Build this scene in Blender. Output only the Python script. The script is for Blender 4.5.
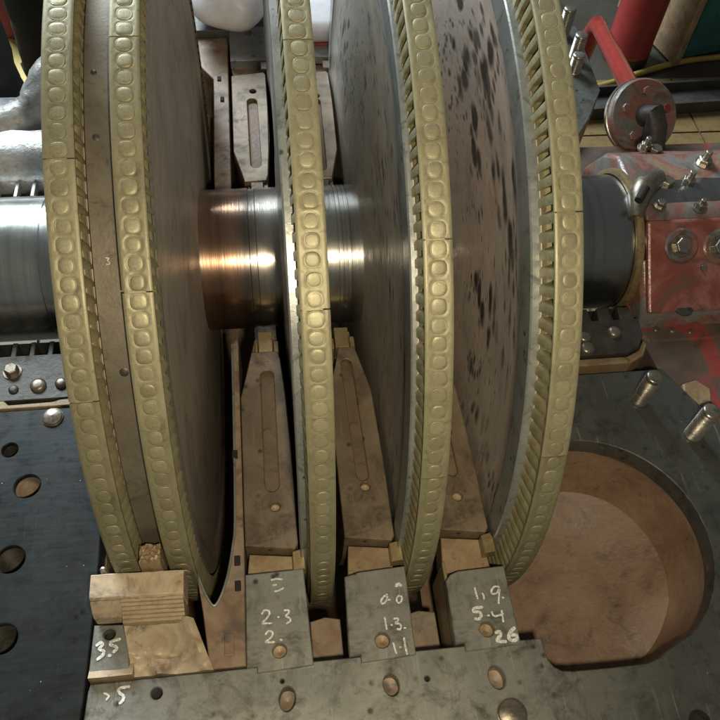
import bpy, bmesh, math, random
from mathutils import Vector, Matrix
from mathutils.geometry import tessellate_polygon
random.seed(7)
for o in list(bpy.data.objects): bpy.data.objects.remove(o)
S = bpy.context.scene
COL = S.collection
R_ = math.radians

# ------------------------------------------------------------------ camera
CAM = Vector((-0.08913511, -0.80100365, 0.88960468))
FWD = Vector((0.10601977, 0.55826792, -0.82285888))
RIGHT = Vector((0.99244098, -0.11084844, 0.05266424))
UP = Vector((0.06181187, 0.82222233, 0.56580009))
FPX = 776.29
cd = bpy.data.cameras.new('camera'); cam = bpy.data.objects.new('camera', cd); COL.objects.link(cam)
cd.sensor_width = 36; cd.lens = 36 * FPX / 720; cd.clip_start = 0.02; cd.clip_end = 60
M3 = Matrix((RIGHT, UP, -FWD)).transposed()
cam.matrix_world = Matrix.Translation(CAM) @ M3.to_4x4()
S.camera = cam

def U(u, v, z=0.0):
    d = FWD + (u - 360) / FPX * RIGHT + (360 - v) / FPX * UP
    return CAM + d * ((z - CAM.z) / d.z)

# ------------------------------------------------------------------ light
W = bpy.data.worlds.new('World'); S.world = W; W.use_nodes = True
bg = W.node_tree.nodes['Background']; bg.inputs[0].default_value = (0.92, 0.96, 0.92, 1); bg.inputs[1].default_value = 0.105

def area(name, loc, target, size, size_y, power, color, spread=180):
    l = bpy.data.lights.new(name, 'AREA'); l.shape = 'RECTANGLE'; l.size = size; l.size_y = size_y
    l.energy = power; l.color = color; l.spread = R_(spread)
    o = bpy.data.objects.new(name, l); COL.objects.link(o); o.location = loc
    o.rotation_euler = (Vector(target) - Vector(loc)).to_track_quat('-Z', 'Y').to_euler()
    return o
# hand lamp held to the right of the camera
area('hand_lamp', CAM - UP * 0.05 + RIGHT * 0.045, (0.0, -0.15, 0.0), 0.03, 0.03, 6.4, (1.0, 0.86, 0.61))
# daylight from the workshop's open side, behind and to the left
area('daylight_opening', (-1.7, 3.6, 2.6), (-0.2, 0.2, 0.0), 2.2, 2.3, 440, (0.82, 0.93, 1.0))

S.view_settings.view_transform = 'Standard'; S.view_settings.look = 'None'
S.view_settings.exposure = 0.0; S.view_settings.gamma = 1.0; S.view_settings.use_curve_mapping = False
S.render.engine = 'CYCLES'

# ------------------------------------------------------------------ materials
class NT:
    def __init__(s, name):
        s.m = bpy.data.materials.new(name); s.m.use_nodes = True
        s.t = s.m.node_tree; s.b = s.t.nodes['Principled BSDF']; s.n = s.t.nodes
    def new(s, typ, **kw):
        n = s.n.new(typ)
        for k, v in kw.items(): setattr(n, k, v)
        return n
    def link(s, a, b): s.t.links.new(a, b)
    def val(s, node, key, v):
        if hasattr(v, 'is_linked') or hasattr(v, 'links'): s.link(v, node.inputs[key])
        else: node.inputs[key].default_value = v
    def coord(s, kind='Object'):
        return s.new('ShaderNodeTexCoord').outputs[kind]
    def mapping(s, vec, scale):
        n = s.new('ShaderNodeMapping'); s.link(vec, n.inputs[0]); n.inputs['Scale'].default_value = scale; return n.outputs[0]
    def noise(s, vec, scale, detail=4, rough=.6, dist=0):
        n = s.new('ShaderNodeTexNoise'); s.link(vec, n.inputs['Vector'])
        n.inputs['Scale'].default_value = scale; n.inputs['Detail'].default_value = detail
        n.inputs['Roughness'].default_value = rough; n.inputs['Distortion'].default_value = dist
        return n.outputs['Fac']
    def vor(s, vec, scale, feature='F1'):
        n = s.new('ShaderNodeTexVoronoi', feature=feature); s.link(vec, n.inputs['Vector']); n.inputs['Scale'].default_value = scale
        return n.outputs['Distance']
    def ramp(s, fac, stops, interp='LINEAR'):
        n = s.new('ShaderNodeValToRGB'); s.link(fac, n.inputs[0]); e = n.color_ramp.elements; n.color_ramp.interpolation = interp
        while len(e) < len(stops): e.new(0.5)
        for el, (p, c) in zip(e, stops):
            el.position = p; el.color = (c, c, c, 1) if isinstance(c, (int, float)) else (*c, 1)
        return n.outputs[0]
    def mix(s, fac, a, b, blend='MIX'):
        n = s.new('ShaderNodeMix', data_type='RGBA', blend_type=blend)
        for i, v in ((0, fac), (6, a), (7, b)):
            if hasattr(v, 'links'): s.link(v, n.inputs[i])
            elif i == 0: n.inputs[i].default_value = v
            else: n.inputs[i].default_value = (*v, 1)
        return n.outputs[2]
    def math(s, op, a, b=0.0):
        n = s.new('ShaderNodeMath', operation=op)
        for i, v in ((0, a), (1, b)):
            if hasattr(v, 'links'): s.link(v, n.inputs[i])
            else: n.inputs[i].default_value = v
        return n.outputs[0]
    def bump(s, h, strength=.3, dist=.002):
        n = s.new('ShaderNodeBump'); s.link(h, n.inputs['Height']); n.inputs['Strength'].default_value = strength
        n.inputs['Distance'].default_value = dist; s.link(n.outputs[0], s.b.inputs['Normal'])
    def out(s, col=None, rough=None, metal=None, spec=None):
        for k, v in (('Base Color', col), ('Roughness', rough), ('Metallic', metal), ('Specular IOR Level', spec)):
            if v is None: continue
            if hasattr(v, 'links'): s.link(v, s.b.inputs[k])
            elif k == 'Base Color': s.b.inputs[k].default_value = (*v, 1)
            else: s.b.inputs[k].default_value = v
        return s.m

def mottled(name, c1, c2, dark=None, scale=18, rough=(.35, .6), metal=.3, spots=0.0, bump=.25, coord='Object', fine=160, bdist=.001, stretch=(1, 1, 1), rand=True):
    """two-tone worn surface with optional dark spots and fine relief"""
    t = NT(name); co = t.mapping(t.coord(coord), stretch)
    n1 = t.noise(co, scale, 6, .65, .4); n2 = t.noise(co, fine, 3, .6)
    col = t.mix(t.ramp(n1, [(.35, 0), (.65, 1)]), c1, c2)
    if dark:
        n3 = t.noise(co, scale * 2.3, 8, .7, .8)
        col = t.mix(t.ramp(n3, [(.55, 0), (.68, .85)]), col, dark)
    if spots:
        v = t.vor(co, spots); n4 = t.noise(co, spots * .4, 3)
        m = t.math('MULTIPLY', t.ramp(v, [(.12, 1), (.22, 0)]), t.ramp(n4, [(.52, 0), (.6, 1)]))
        col = t.mix(m, col, dark or (.02, .02, .02))
    col = t.mix(t.math('MULTIPLY', n2, .35), col, (.02, .018, .015))
    if rand:      # every piece has weathered a little differently
        oi = t.new('ShaderNodeObjectInfo'); col = t.mix(t.math('MULTIPLY', oi.outputs['Random'], .28), col, (.06, .045, .02))
    rg = t.ramp(n1, [(.3, rough[0]), (.7, rough[1])])
    t.bump(t.math('ADD', n2, t.math('MULTIPLY', n1, 1.5)), bump, bdist)
    return t.out(col, rg, metal)

def polar_disc(name, brown, grey, dark, spot_amt, seed, rmin=.10):
    """turbine wheel face: stains and pits drawn out round the shaft"""
    t = NT(name); sp = t.new('ShaderNodeSeparateXYZ'); t.link(t.coord('Object'), sp.inputs[0])
    x, y, z = sp.outputs
    r = t.math('SQRT', t.math('ADD', t.math('MULTIPLY', y, y), t.math('MULTIPLY', z, z)))
    a = t.math('ARCTAN2', z, y)
    cb = t.new('ShaderNodeCombineXYZ'); t.link(r, cb.inputs[0]); t.link(t.math('MULTIPLY', a, .14), cb.inputs[1]); t.link(t.math('ADD', t.math('MULTIPLY', x, .6), seed), cb.inputs[2])
    n1 = t.noise(cb.outputs[0], 9, 6, .62, .5)
    n2 = t.noise(cb.outputs[0], 34, 6, .6, .3)
    n3 = t.noise(cb.outputs[0], 150, 3, .6)
    col = t.mix(t.ramp(n1, [(.36, 0), (.62, 1)]), brown, grey)
    warp = t.math('MULTIPLY', t.math('SUBTRACT', n2, .5), .5)
    def spots(sr, sa, lo, hi, zr0, zr1, zs):
        c = t.new('ShaderNodeCombineXYZ'); t.link(t.math('ADD', t.math('MULTIPLY', r, sr), warp), c.inputs[0]); t.link(t.math('ADD', t.math('MULTIPLY', a, sa), warp), c.inputs[1]); c.inputs[2].default_value = seed * 3 + sr
        v = t.vor(c.outputs[0], 1.0)
        c2 = t.new('ShaderNodeCombineXYZ'); t.link(r, c2.inputs[0]); t.link(t.math('MULTIPLY', a, .4), c2.inputs[1]); c2.inputs[2].default_value = seed + sa
        amt = t.ramp(t.noise(c2.outputs[0], zs, 3, .55), [(.44, 0), (.66, 1)])
        sec = t.ramp(t.math('ADD', z, .5), [(.42, .25), (.68, 1)])
        band = t.ramp(t.math('MULTIPLY', r, 2), [(zr0 * 2, 0), (zr0 * 2 + .14, 1), (zr1 * 2 - .03, 1), (zr1 * 2, .2)])
        d = t.math('SUBTRACT', t.math('MULTIPLY', t.math('MULTIPLY', t.math('MULTIPLY', amt, band), sec), spot_amt * 8), v)
        return t.ramp(t.math('ADD', d, .5), [(lo, 0), (hi, 1)])
    p1 = spots(46, 5.5, .36, .62, .20, .46, 8); p2 = spots(100, 13, .34, .64, .16, .46, 10)
    pits = t.math('MAXIMUM', p1, t.math('MULTIPLY', p2, .85))
    col = t.mix(t.math('MULTIPLY', pits, .93), col, dark)
    n7 = t.noise(cb.outputs[0], 16, 7, .7, .8); col = t.mix(t.ramp(n7, [(.46, 0), (.72, .62)]), col, tuple(c * .45 for c in grey))
    col = t.mix(t.ramp(n2, [(.56, 0), (.8, .6)]), col, dark)
    col = t.mix(t.math('MULTIPLY', n3, .2), col, (.03, .025, .02))
    t.bump(t.math('SUBTRACT', n3, t.math('MULTIPLY', pits, 1.5)), .35, .001)
    return t.out(col, t.ramp(n2, [(.3, .4), (.7, .6)]), .15)

M = {}
M['shroud'] = mottled('dusty_shroud_brass', (.295, .27, .16), (.36, .332, .20), (.16, .14, .075), 26, (.42, .58), .3, bump=.2, fine=420, bdist=.0004)
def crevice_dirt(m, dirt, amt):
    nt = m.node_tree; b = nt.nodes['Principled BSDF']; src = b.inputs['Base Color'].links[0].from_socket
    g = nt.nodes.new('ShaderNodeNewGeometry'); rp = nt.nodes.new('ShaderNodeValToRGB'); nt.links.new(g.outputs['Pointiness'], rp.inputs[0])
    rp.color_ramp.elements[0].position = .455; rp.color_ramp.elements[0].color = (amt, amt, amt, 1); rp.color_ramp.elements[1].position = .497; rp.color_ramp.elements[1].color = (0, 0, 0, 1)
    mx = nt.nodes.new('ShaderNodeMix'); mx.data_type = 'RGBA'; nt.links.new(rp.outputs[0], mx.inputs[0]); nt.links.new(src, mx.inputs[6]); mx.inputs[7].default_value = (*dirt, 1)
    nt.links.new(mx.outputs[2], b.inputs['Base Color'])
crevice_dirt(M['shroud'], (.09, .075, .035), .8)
M['tenon'] = mottled('peened_brass', (.31, .283, .165), (.37, .34, .207), (.20, .175, .10), 60, (.38, .52), .3, bump=.3, fine=500, bdist=.0004)
M['blade'] = mottled('blade_brass', (.34, .30, .16), (.44, .40, .23), (.14, .115, .06), 40, (.4, .6), .4, fine=300, bdist=.0004)
M['drum'] = mottled('drum_steel', (.20, .17, .125), (.27, .235, .18), (.07, .055, .045), 14, (.38, .55), .4, spots=45, fine=260, bdist=.0006)
M['rimsteel'] = mottled('rim_steel', (.30, .32, .31), (.40, .415, .40), (.10, .095, .085), 22, (.28, .45), .5, spots=60, fine=300, bdist=.0005)
M['disc2'] = polar_disc('wheel_face_first', (.52, .43, .34), (.43, .375, .31), (.11, .095, .08), .0, 1.3)
M['disc3'] = polar_disc('wheel_face_second', (.38, .33, .27), (.31, .30, .265), (.05, .045, .04), .02, 4.1)
M['disc4'] = polar_disc('wheel_face_third', (.62, .53, .42), (.46, .44, .39), (.03, .028, .024), .05, 7.7)
M['disc5'] = polar_disc('wheel_face_fourth', (.68, .55, .47), (.58, .525, .46), (.016, .014, .012), .072, 11.2)
def mark_mat():
    t = NT('white_paint_marker'); n = t.noise(t.coord('Object'), 420, 4, .7)
    return t.out(t.mix(t.ramp(n, [(.42, 0), (.62, 1)]), (.42, .42, .39), (.88, .89, .87)), .6, 0)
M['mark'] = mark_mat()
M['dark_hole'] = NT('dark_bore').out((.012, .011, .01), .8, 0)

def shaft_mat():
    t = NT('polished_shaft_steel'); co = t.coord('Object')
    sp = t.new('ShaderNodeSeparateXYZ'); t.link(co, sp.inputs[0]); x = sp.outputs[0]
    ln = t.noise(t.mapping(co, (1, .02, .02)), 260, 4, .7)
    ln2 = t.noise(t.mapping(co, (1, .02, .02)), 60, 3, .6)
    n = t.noise(co, 16, 5, .6, .5)
    xx = t.math('ADD', t.math('MULTIPLY', t.math('ADD', x, .5), 1.0), t.math('MULTIPLY', t.math('SUBTRACT', n, .5), .02))
    col = t.ramp(xx, [(.0, (.62, .63, .60)), (.215, (.62, .63, .60)), (.29, (.55, .46, .38)), (.325, (.40, .235, .15)), (.355, (.46, .28, .18)), (.378, (.24, .20, .17)), (.41, (.50, .47, .42)), (.48, (.52, .51, .48)), (.62, (.46, .45, .42)), (.78, (.30, .315, .31)), (1, (.32, .33, .33))])
    col = t.mix(t.ramp(ln2, [(.45, 0), (.8, .5)]), col, (.08, .07, .06))
    t.bump(t.math('ADD', ln, ln2), .16, .001)
    rg = t.ramp(n, [(.3, .19), (.7, .29)])
    return t.out(col, rg, .95)
M['shaft'] = shaft_mat()
def plate_mat(name, base, base2, stain, rough, metal, scr=.25, dark_reflect=False):
    t = NT(name); co = t.coord('Object')
    n1 = t.noise(co, 7, 7, .65, .6); n2 = t.noise(co, 33, 6, .7, .4); n3 = t.noise(co, 320, 2, .6)
    s1 = t.noise(t.mapping(co, (1, .06, 1)), 210, 3, .6); s2 = t.noise(t.mapping(co, (.07, 1, 1)), 260, 3, .6)
    col = t.mix(t.ramp(n1, [(.36, 0), (.64, 1)]), base, base2)
    col = t.mix(t.ramp(n2, [(.50, 0), (.68, .85)]), col, stain)
    n6 = t.noise(co, 14, 8, .75, 1.2); col = t.mix(t.ramp(n6, [(.5, 0), (.72, .75)]), col, stain)
    v = t.vor(co, 55); nn = t.noise(co, 13, 2)
    sp = t.math('MULTIPLY', t.ramp(v, [(.1, 1), (.24, 0)]), t.ramp(nn, [(.52, 0), (.58, 1)]))
    col = t.mix(sp, col, stain)
    if dark_reflect:      # dark reflections painted into the colour over the flange's right half
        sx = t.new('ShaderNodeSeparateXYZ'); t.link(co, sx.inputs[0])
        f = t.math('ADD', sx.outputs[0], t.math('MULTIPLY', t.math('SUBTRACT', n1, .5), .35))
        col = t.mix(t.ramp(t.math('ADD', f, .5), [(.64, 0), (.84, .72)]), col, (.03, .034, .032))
    v2 = t.vor(co, 90)
    glint = t.math('MULTIPLY', t.ramp(v2, [(.035, 1), (.06, 0)]), t.ramp(t.noise(co, 21, 2), [(.56, 0), (.6, 1)]))
    col = t.mix(glint, col, (.55, .56, .54))
    col = t.mix(t.ramp(s1, [(.62, 0), (.72, scr)]), col, tuple(min(1, c * 2.4 + .03) for c in base))
    rg = t.math('ADD', t.ramp(n2, [(.3, rough[0]), (.7, rough[1])]), t.math('MULTIPLY', t.math('SUBTRACT', s2, .5), .2))
    t.bump(t.math('ADD', t.math('MULTIPLY', n3, .5), t.math('ADD', s1, n2)), .12, .0006)
    return t.out(col, rg, metal, .3 if name.startswith('oiled') else None)
M['deck_dark'] = plate_mat('oiled_joint_face', (.022, .026, .027), (.042, .047, .047), (.018, .014, .012), (.24, .42), .45, .15)
M['deck_grey'] = plate_mat('worn_joint_face', (.19, .19, .165), (.28, .275, .24), (.05, .045, .038), (.34, .55), .4, dark_reflect=True)
M['deck_right'] = plate_mat('dull_joint_face', (.085, .092, .082), (.13, .135, .12), (.035, .03, .026), (.34, .55), .4)
M['tab'] = plate_mat('tab_steel', (.23, .225, .195), (.31, .30, .26), (.07, .06, .05), (.33, .5), .45)
M['diaph'] = plate_mat('diaphragm_cast_steel', (.16, .12, .078), (.29, .225, .15), (.06, .042, .029), (.32, .55), .25)
M['tan'] = mottled('oily_machined_ledge', (.33, .22, .12), (.47, .35, .205), (.15, .085, .05), 24, (.38, .6), .15, fine=220)
M['slotdirt'] = mottled('slot_dirt', (.17, .115, .07), (.25, .175, .11), (.08, .05, .035), 22, (.5, .7), .05, fine=200)
M['brass_key'] = mottled('soft_brass_key', (.40, .295, .135), (.50, .38, .19), (.2, .13, .06), 60, (.3, .5), .5)
M['primer'] = mottled('red_brown_primer', (.25, .135, .08), (.34, .20, .12), (.12, .06, .04), 13, (.5, .75), 0, spots=40, fine=180, bdist=.002)
M['cavity'] = mottled('rusty_casting', (.22, .125, .078), (.38, .25, .165), (.10, .055, .04), 10, (.42, .72), 0, spots=30, fine=150, bdist=.003)
M['wedge'] = mottled('ribbed_ledge', (.36, .26, .145), (.50, .385, .22), (.2, .12, .07), 22, (.45, .6), .05, fine=160)
M['gland'] = mottled('dark_gland_steel', (.05, .05, .045), (.10, .095, .085), (.02, .018, .016), 30, (.32, .55), .5, fine=200)
M['bolt'] = mottled('worn_bolt_steel', (.22, .19, .15), (.34, .30, .24), (.10, .07, .05), 80, (.25, .45), .7, fine=400, bdist=.0005)
M['stud'] = mottled('bright_stud', (.40, .37, .31), (.52, .48, .40), (.18, .12, .07), 60, (.2, .4), .85, fine=400, bdist=.0006)
def worn_paint(name, stops, scale, rough, seed, relief=.0025):
    t = NT(name); co = t.mapping(t.coord('Object'), (1, 1, 1)); mp = t.new('ShaderNodeMapping'); t.link(t.coord('Object'), mp.inputs[0]); mp.inputs['Location'].default_value = (seed, seed, seed); co = mp.outputs[0]
    n = t.noise(co, scale, 7, .62, 1.2); n2 = t.noise(co, 70, 4, .65); n3 = t.noise(co, 24, 6, .7, .6)
    col = t.ramp(n, stops); col = t.mix(t.ramp(n3, [(.52, 0), (.66, .8)]), col, (.085, .065, .05))
    col = t.mix(t.math('MULTIPLY', n2, .35), col, (.03, .022, .018))
    t.bump(t.math('ADD', t.math('MULTIPLY', n2, .6), n3), .45, relief)
    return t.out(col, t.ramp(n3, [(.3, rough[0]), (.7, rough[1])]), .05)
M['red'] = worn_paint('chipped_red_paint', [(.30, (.13, .10, .075)), (.42, (.27, .075, .06)), (.54, (.38, .16, .14)), (.64, (.26, .075, .06)), (.74, (.17, .13, .10))], 9, (.18, .45), 2.2)
M['partition'] = worn_paint('grimy_partition', [(.30, (.16, .105, .07)), (.44, (.28, .185, .12)), (.56, (.35, .255, .175)), (.66, (.24, .205, .16)), (.76, (.17, .11, .075))], 15, (.35, .6), 3.3, .0008)
M['pale'] = worn_paint('pale_scaled_steel', [(.30, (.26, .14, .09)), (.40, (.45, .34, .22)), (.50, (.56, .45, .30)), (.60, (.42, .33, .23)), (.70, (.27, .18, .125))], 22, (.4, .6), 6.0, .0006)
M['redgrey'] = worn_paint('worn_paint_housing', [(.30, (.12, .115, .10)), (.44, (.20, .195, .175)), (.54, (.26, .10, .08)), (.64, (.27, .19, .12)), (.75, (.12, .12, .105))], 10, (.18, .45), 5.1)
M['grimebase'] = worn_paint('grimy_base_paint', [(.34, (.10, .075, .06)), (.50, (.15, .10, .075)), (.58, (.36, .06, .055)), (.68, (.30, .06, .05)), (.78, (.10, .07, .055))], 8, (.3, .6), 8.4)
M['castsilver'] = mottled('rough_silver_casting', (.50, .50, .48), (.66, .66, .64), (.30, .23, .17), 30, (.3, .5), .3, fine=110, bdist=.004)
M['extred'] = mottled('extinguisher_red', (.30, .02, .022), (.36, .03, .03), None, 12, (.3, .4), 0, fine=60, bump=.05)
M['pipered'] = mottled('glossy_red_pipe', (.36, .022, .022), (.42, .035, .035), None, 14, (.12, .18), 0, fine=60, bump=.02)
M['teal'] = mottled('teal_paint', (.02, .13, .12), (.035, .18, .165), (.01, .05, .05), 10, (.45, .6), 0, fine=80)
M['navy'] = mottled('navy_cotton', (.012, .014, .02), (.022, .027, .038), None, 20, (.75, .9), 0, fine=320, bump=.4)
M['denimblue'] = mottled('blue_denim', (.05, .08, .12), (.09, .13, .18), None, 20, (.75, .9), 0, fine=320, bump=.4)
M['skin'] = NT('skin').out((.45, .28, .2), .5, 0)
M['hair'] = NT('hair').out((.02, .015, .012), .6, 0)
M['shoe'] = mottled('black_shoe', (.012, .012, .014), (.03, .03, .032), None, 30, (.4, .6), 0)
M['plastic_white'] = mottled('white_plastic', (.86, .86, .90), (.90, .86, .89), None, 9, (.3, .45), 0, fine=60, bump=.15)
_pb = M['plastic_white'].node_tree.nodes['Principled BSDF']; _pb.inputs['Subsurface Weight'].default_value = .9; _pb.inputs['Subsurface Radius'].default_value = (.2, .17, .2); _pb.inputs['Subsurface Scale'].default_value = .4
M['hose'] = mottled('yellow_hose', (.42, .29, .06), (.52, .38, .10), (.2, .14, .04), 12, (.4, .6), 0)
M['cloth_grey'] = mottled('grey_rag', (.12, .14, .15), (.20, .23, .25), None, 16, (.7, .9), 0)
M['channel'] = mottled('dirty_channel_steel', (.06, .06, .055), (.11, .11, .10), (.025, .022, .02), 14, (.45, .65), .3)
M['yellow'] = NT('yellow_board').out((.55, .42, .12), .6, 0)
M['maroon'] = NT('maroon_plastic').out((.25, .03, .045), .5, 0)

def floor_mat():
    t = NT('ochre_floor_tile'); co = t.coord('Object')
    n = t.noise(co, 4, 5, .6); n2 = t.noise(co, 40, 4, .6)
    col = t.mix(t.ramp(n, [(.35, 0), (.65, 1)]), (.17, .115, .045), (.25, .175, .07))
    col = t.mix(t.ramp(n2, [(.5, 0), (.8, .7)]), col, (.09, .06, .03))
    return t.out(col, .5, 0)
M['floor'] = floor_mat()
M['grout'] = mottled('dark_concrete', (.030, .027, .022), (.06, .055, .045), (.012, .01, .009), 5, (.5, .8), 0, fine=60)  # near-black base floor around and beyond the tiles

# ------------------------------------------------------------------ object helpers
def obj(name, bm, mat, parent=None, smooth=None, bevel=0, label=None, kind=None):
    if isinstance(bm, bpy.types.Mesh): me = bm
    else:
        if id(bm) in PLATES: PLATES.discard(id(bm)); bevel = 0
        bmesh.ops.recalc_face_normals(bm, faces=bm.faces)
        me = bpy.data.meshes.new(name); bm.to_mesh(me); bm.free()
        if smooth is not None:
            for p in me.polygons: p.use_smooth = True
            me.set_sharp_from_angle(angle=R_(smooth))
        me.materials.append(M[mat] if isinstance(mat, str) else mat)
    o = bpy.data.objects.new(name, me); COL.objects.link(o)
    if parent: o.parent = parent
    if bevel:
        b = o.modifiers.new('bevel', 'BEVEL'); b.width = bevel; b.segments = 2; b.limit_method = 'ANGLE'; b.angle_limit = R_(42)
        b.harden_normals = False
    if label: o['label'] = label
    if kind: o['kind'] = kind
    return o

def thing(name, label, cat, loc=(0, 0, 0), group=None):
    o = bpy.data.objects.new(name, None); COL.objects.link(o); o.location = loc; o.empty_display_size = .05
    o['label'] = label; o['category'] = cat
    if group: o['group'] = group
    return o

def tag(o, label, cat, group=None):
    o['label'] = label; o['category'] = cat
    if group: o['group'] = group
    return o

def box(bm, x0, x1, y0, y1, z0, z1):
    v = [bm.verts.new(p) for p in ((x0, y0, z0), (x1, y0, z0), (x1, y1, z0), (x0, y1, z0), (x0, y0, z1), (x1, y0, z1), (x1, y1, z1), (x0, y1, z1))]
    for f in ((0, 3, 2, 1), (4, 5, 6, 7), (0, 1, 5, 4), (1, 2, 6, 5), (2, 3, 7, 6), (3, 0, 4, 7)): bm.faces.new([v[i] for i in f])
    return bm
def B(): return bmesh.new()

def circle(cx, cy, r, n=28, ry=None, rot=0):
    ry = ry or r; out = []
    for i in range(n):
        a = 2 * math.pi * i / n; x, y = r * math.cos(a), ry * math.sin(a)
        out.append((cx + x * math.cos(rot) - y * math.sin(rot), cy + x * math.sin(rot) + y * math.cos(rot)))
    return out

PLATES = set()
def inset(lp, w):
    """loop moved w to its left-hand side (mitred)"""
    n = len(lp); out = []
    for i in range(n):
        p0, p1, p2 = Vector(lp[i - 1][:2]), Vector(lp[i][:2]), Vector(lp[(i + 1) % n][:2])
        d1, d2 = (p1 - p0), (p2 - p1)
        if d1.length < 1e-9 or d2.length < 1e-9: out.append((p1.x, p1.y)); continue
        d1.normalize(); d2.normalize(); n1, n2 = Vector((-d1.y, d1.x)), Vector((-d2.y, d2.x)); m = n1 + n2
        m = m / max(.5, m.dot(n1)) if m.length > 1e-6 else n1
        out.append((p1.x + m.x * w, p1.y + m.y * w))
    return out
def plate(outline, holes, z1, z0, ch=.0011):
    """flat plate with real openings and a small chamfer, extruded down to z0"""
    bm = B(); PLATES.add(id(bm)); loops = []
    def sarea(l): return sum(l[i - 1][0] * l[i][1] - l[i][0] * l[i - 1][1] for i in range(len(l)))
    for k, lp in enumerate([outline] + list(holes)):
        lp = [tuple(p[:2]) for p in lp]
        if (sarea(lp) > 0) != (k == 0): lp = lp[::-1]           # outline anticlockwise, holes clockwise: material on the left
        inn = inset(lp, ch)
        loops.append(([bm.verts.new((*p, z1)) for p in inn], [bm.verts.new((*p, z1 - ch)) for p in lp], [bm.verts.new((*p, z0)) for p in lp]))
    flat = [v for l in loops for v in l[0]]; low = [v for l in loops for v in l[2]]
    for tri in tessellate_polygon([[v.co for v in l[0]] for l in loops]):
        A = [flat[i] for i in tri]
        if ((A[1].co - A[0].co).cross(A[2].co - A[0].co)).length < 1e-12: continue
        bm.faces.new(A); bm.faces.new([low[i] for i in reversed(tri)])
    for t, m, l in loops:
        n = len(t)
        for i in range(n):
            j = (i + 1) % n
            bm.faces.new((t[i], t[j], m[j], m[i])); bm.faces.new((m[i], m[j], l[j], l[i]))
    return bm

def lathe(profile, n=96, a0=0.0, a1=2 * math.pi, axis='X', closed=True):
    """profile [(axial, radius)]; theta measured from -y (front) upwards for X, from +x for Z"""
    bm = B(); full = abs(a1 - a0 - 2 * math.pi) < 1e-6; rings = []
    m = n if full else n + 1
    for i in range(m):
        t = a0 + (a1 - a0) * i / n
        if axis == 'X': rings.append([bm.verts.new((x, -r * math.cos(t), r * math.sin(t))) for x, r in profile])
        else: rings.append([bm.verts.new((r * math.cos(t), r * math.sin(t), x)) for x, r in profile])
    k = len(profile); lim = k if closed else k - 1
    for i in range(n):
        A, Bq = rings[i], rings[(i + 1) % m]
        for j in range(lim):
            try: bm.faces.new((A[j], A[(j + 1) % k], Bq[(j + 1) % k], Bq[j]))
            except ValueError: pass
    if not full and closed:
        bm.faces.new(rings[0]); bm.faces.new(list(reversed(rings[-1])))
    if not closed or True: bmesh.ops.remove_doubles(bm, verts=bm.verts, dist=1e-6)
    return bm

def tube(bm, pts, rads, n=10, cap=True):
    pts = [Vector(p) for p in pts]; rings = []
    if isinstance(rads, (int, float)): rads = [rads] * len(pts)
    ref = None
    for i, p in enumerate(pts):
        d = (pts[min(i + 1, len(pts) - 1)] - pts[max(i - 1, 0)]).normalized()
        if ref is None: ref = d.orthogonal().normalized()
        a = (ref - d * ref.dot(d)).normalized(); ref = a; b = d.cross(a)
        rings.append([bm.verts.new(p + (a * math.cos(2 * math.pi * k / n) + b * math.sin(2 * math.pi * k / n)) * rads[i]) for k in range(n)])
    for A, C in zip(rings, rings[1:]):
        for k in range(n): bm.faces.new((A[k], A[(k + 1) % n], C[(k + 1) % n], C[k]))
    if cap: bm.faces.new(list(reversed(rings[0]))); bm.faces.new(rings[-1])
    return bm

def smooth_path(pts, sub=6):
    out = []; P = [Vector(p) for p in pts]
    for i in range(len(P) - 1):
        p0, p1, p2, p3 = P[max(i - 1, 0)], P[i], P[i + 1], P[min(i + 2, len(P) - 1)]
        for s in range(sub):
            t = s / sub
            out.append(.5 * ((2 * p1) + (-p0 + p2) * t + (2 * p0 - 5 * p1 + 4 * p2 - p3) * t * t + (-p0 + 3 * p1 - 3 * p2 + p3) * t ** 3))
    out.append(P[-1]); return out

def stroke(bm, pts, w, h=.0005):
    """one painted pen stroke: a thin raised ribbon with round ends"""
    P = smooth_path(pts, 4) if len(pts) > 2 else [Vector(p) for p in pts]
    if len(P) == 1 or (P[0] - P[-1]).length < 1e-6 and len(P) < 3:
        P = [P[0], P[0] + Vector((w * .1, 0, 0))]
    L, Rr = [], []
    for i, p in enumerate(P):
        d = (P[min(i + 1, len(P) - 1)] - P[max(i - 1, 0)]); d.z = 0
        if d.length < 1e-9: d = Vector((1, 0, 0))
        d.normalize(); nrm = Vector((-d.y, d.x, 0)); ww = w * (.42 + .14 * random.random())
        L.append(p + nrm * ww); Rr.append(p - nrm * ww)
    def cap(c, d0, s):
        out = []
        for k in range(1, 5):
            a = math.pi * k / 5; out.append(c + (d0[0] * math.cos(a) + d0[1] * math.sin(a)) * w * .47)
        return out
    d = (P[-1] - P[0 if len(P) == 2 else -2]); d.z = 0; d = d.normalized() if d.length else Vector((1, 0, 0)); n1 = Vector((-d.y, d.x, 0))
    e = (P[0] - P[1]); e.z = 0; e = e.normalized() if e.length else Vector((-1, 0, 0)); n0 = Vector((-e.y, e.x, 0))
    tops = []
    nL = len(L)
    vl = [bm.verts.new(p + Vector((0, 0, h))) for p in L]; vr = [bm.verts.new(p + Vector((0, 0, h))) for p in Rr]
    for i in range(nL - 1): bm.faces.new((vl[i], vr[i], vr[i + 1], vl[i + 1]))
    ce = [bm.verts.new(p + Vector((0, 0, h))) for p in cap(P[-1], (n1, d), 1)]
    bm.faces.new([vl[-1]] + ce + [vr[-1]])
    cs = [bm.verts.new(p + Vector((0, 0, h))) for p in cap(P[0], (n0, e), 1)]
    bm.faces.new([vr[0]] + cs + [vl[0]])

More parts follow.
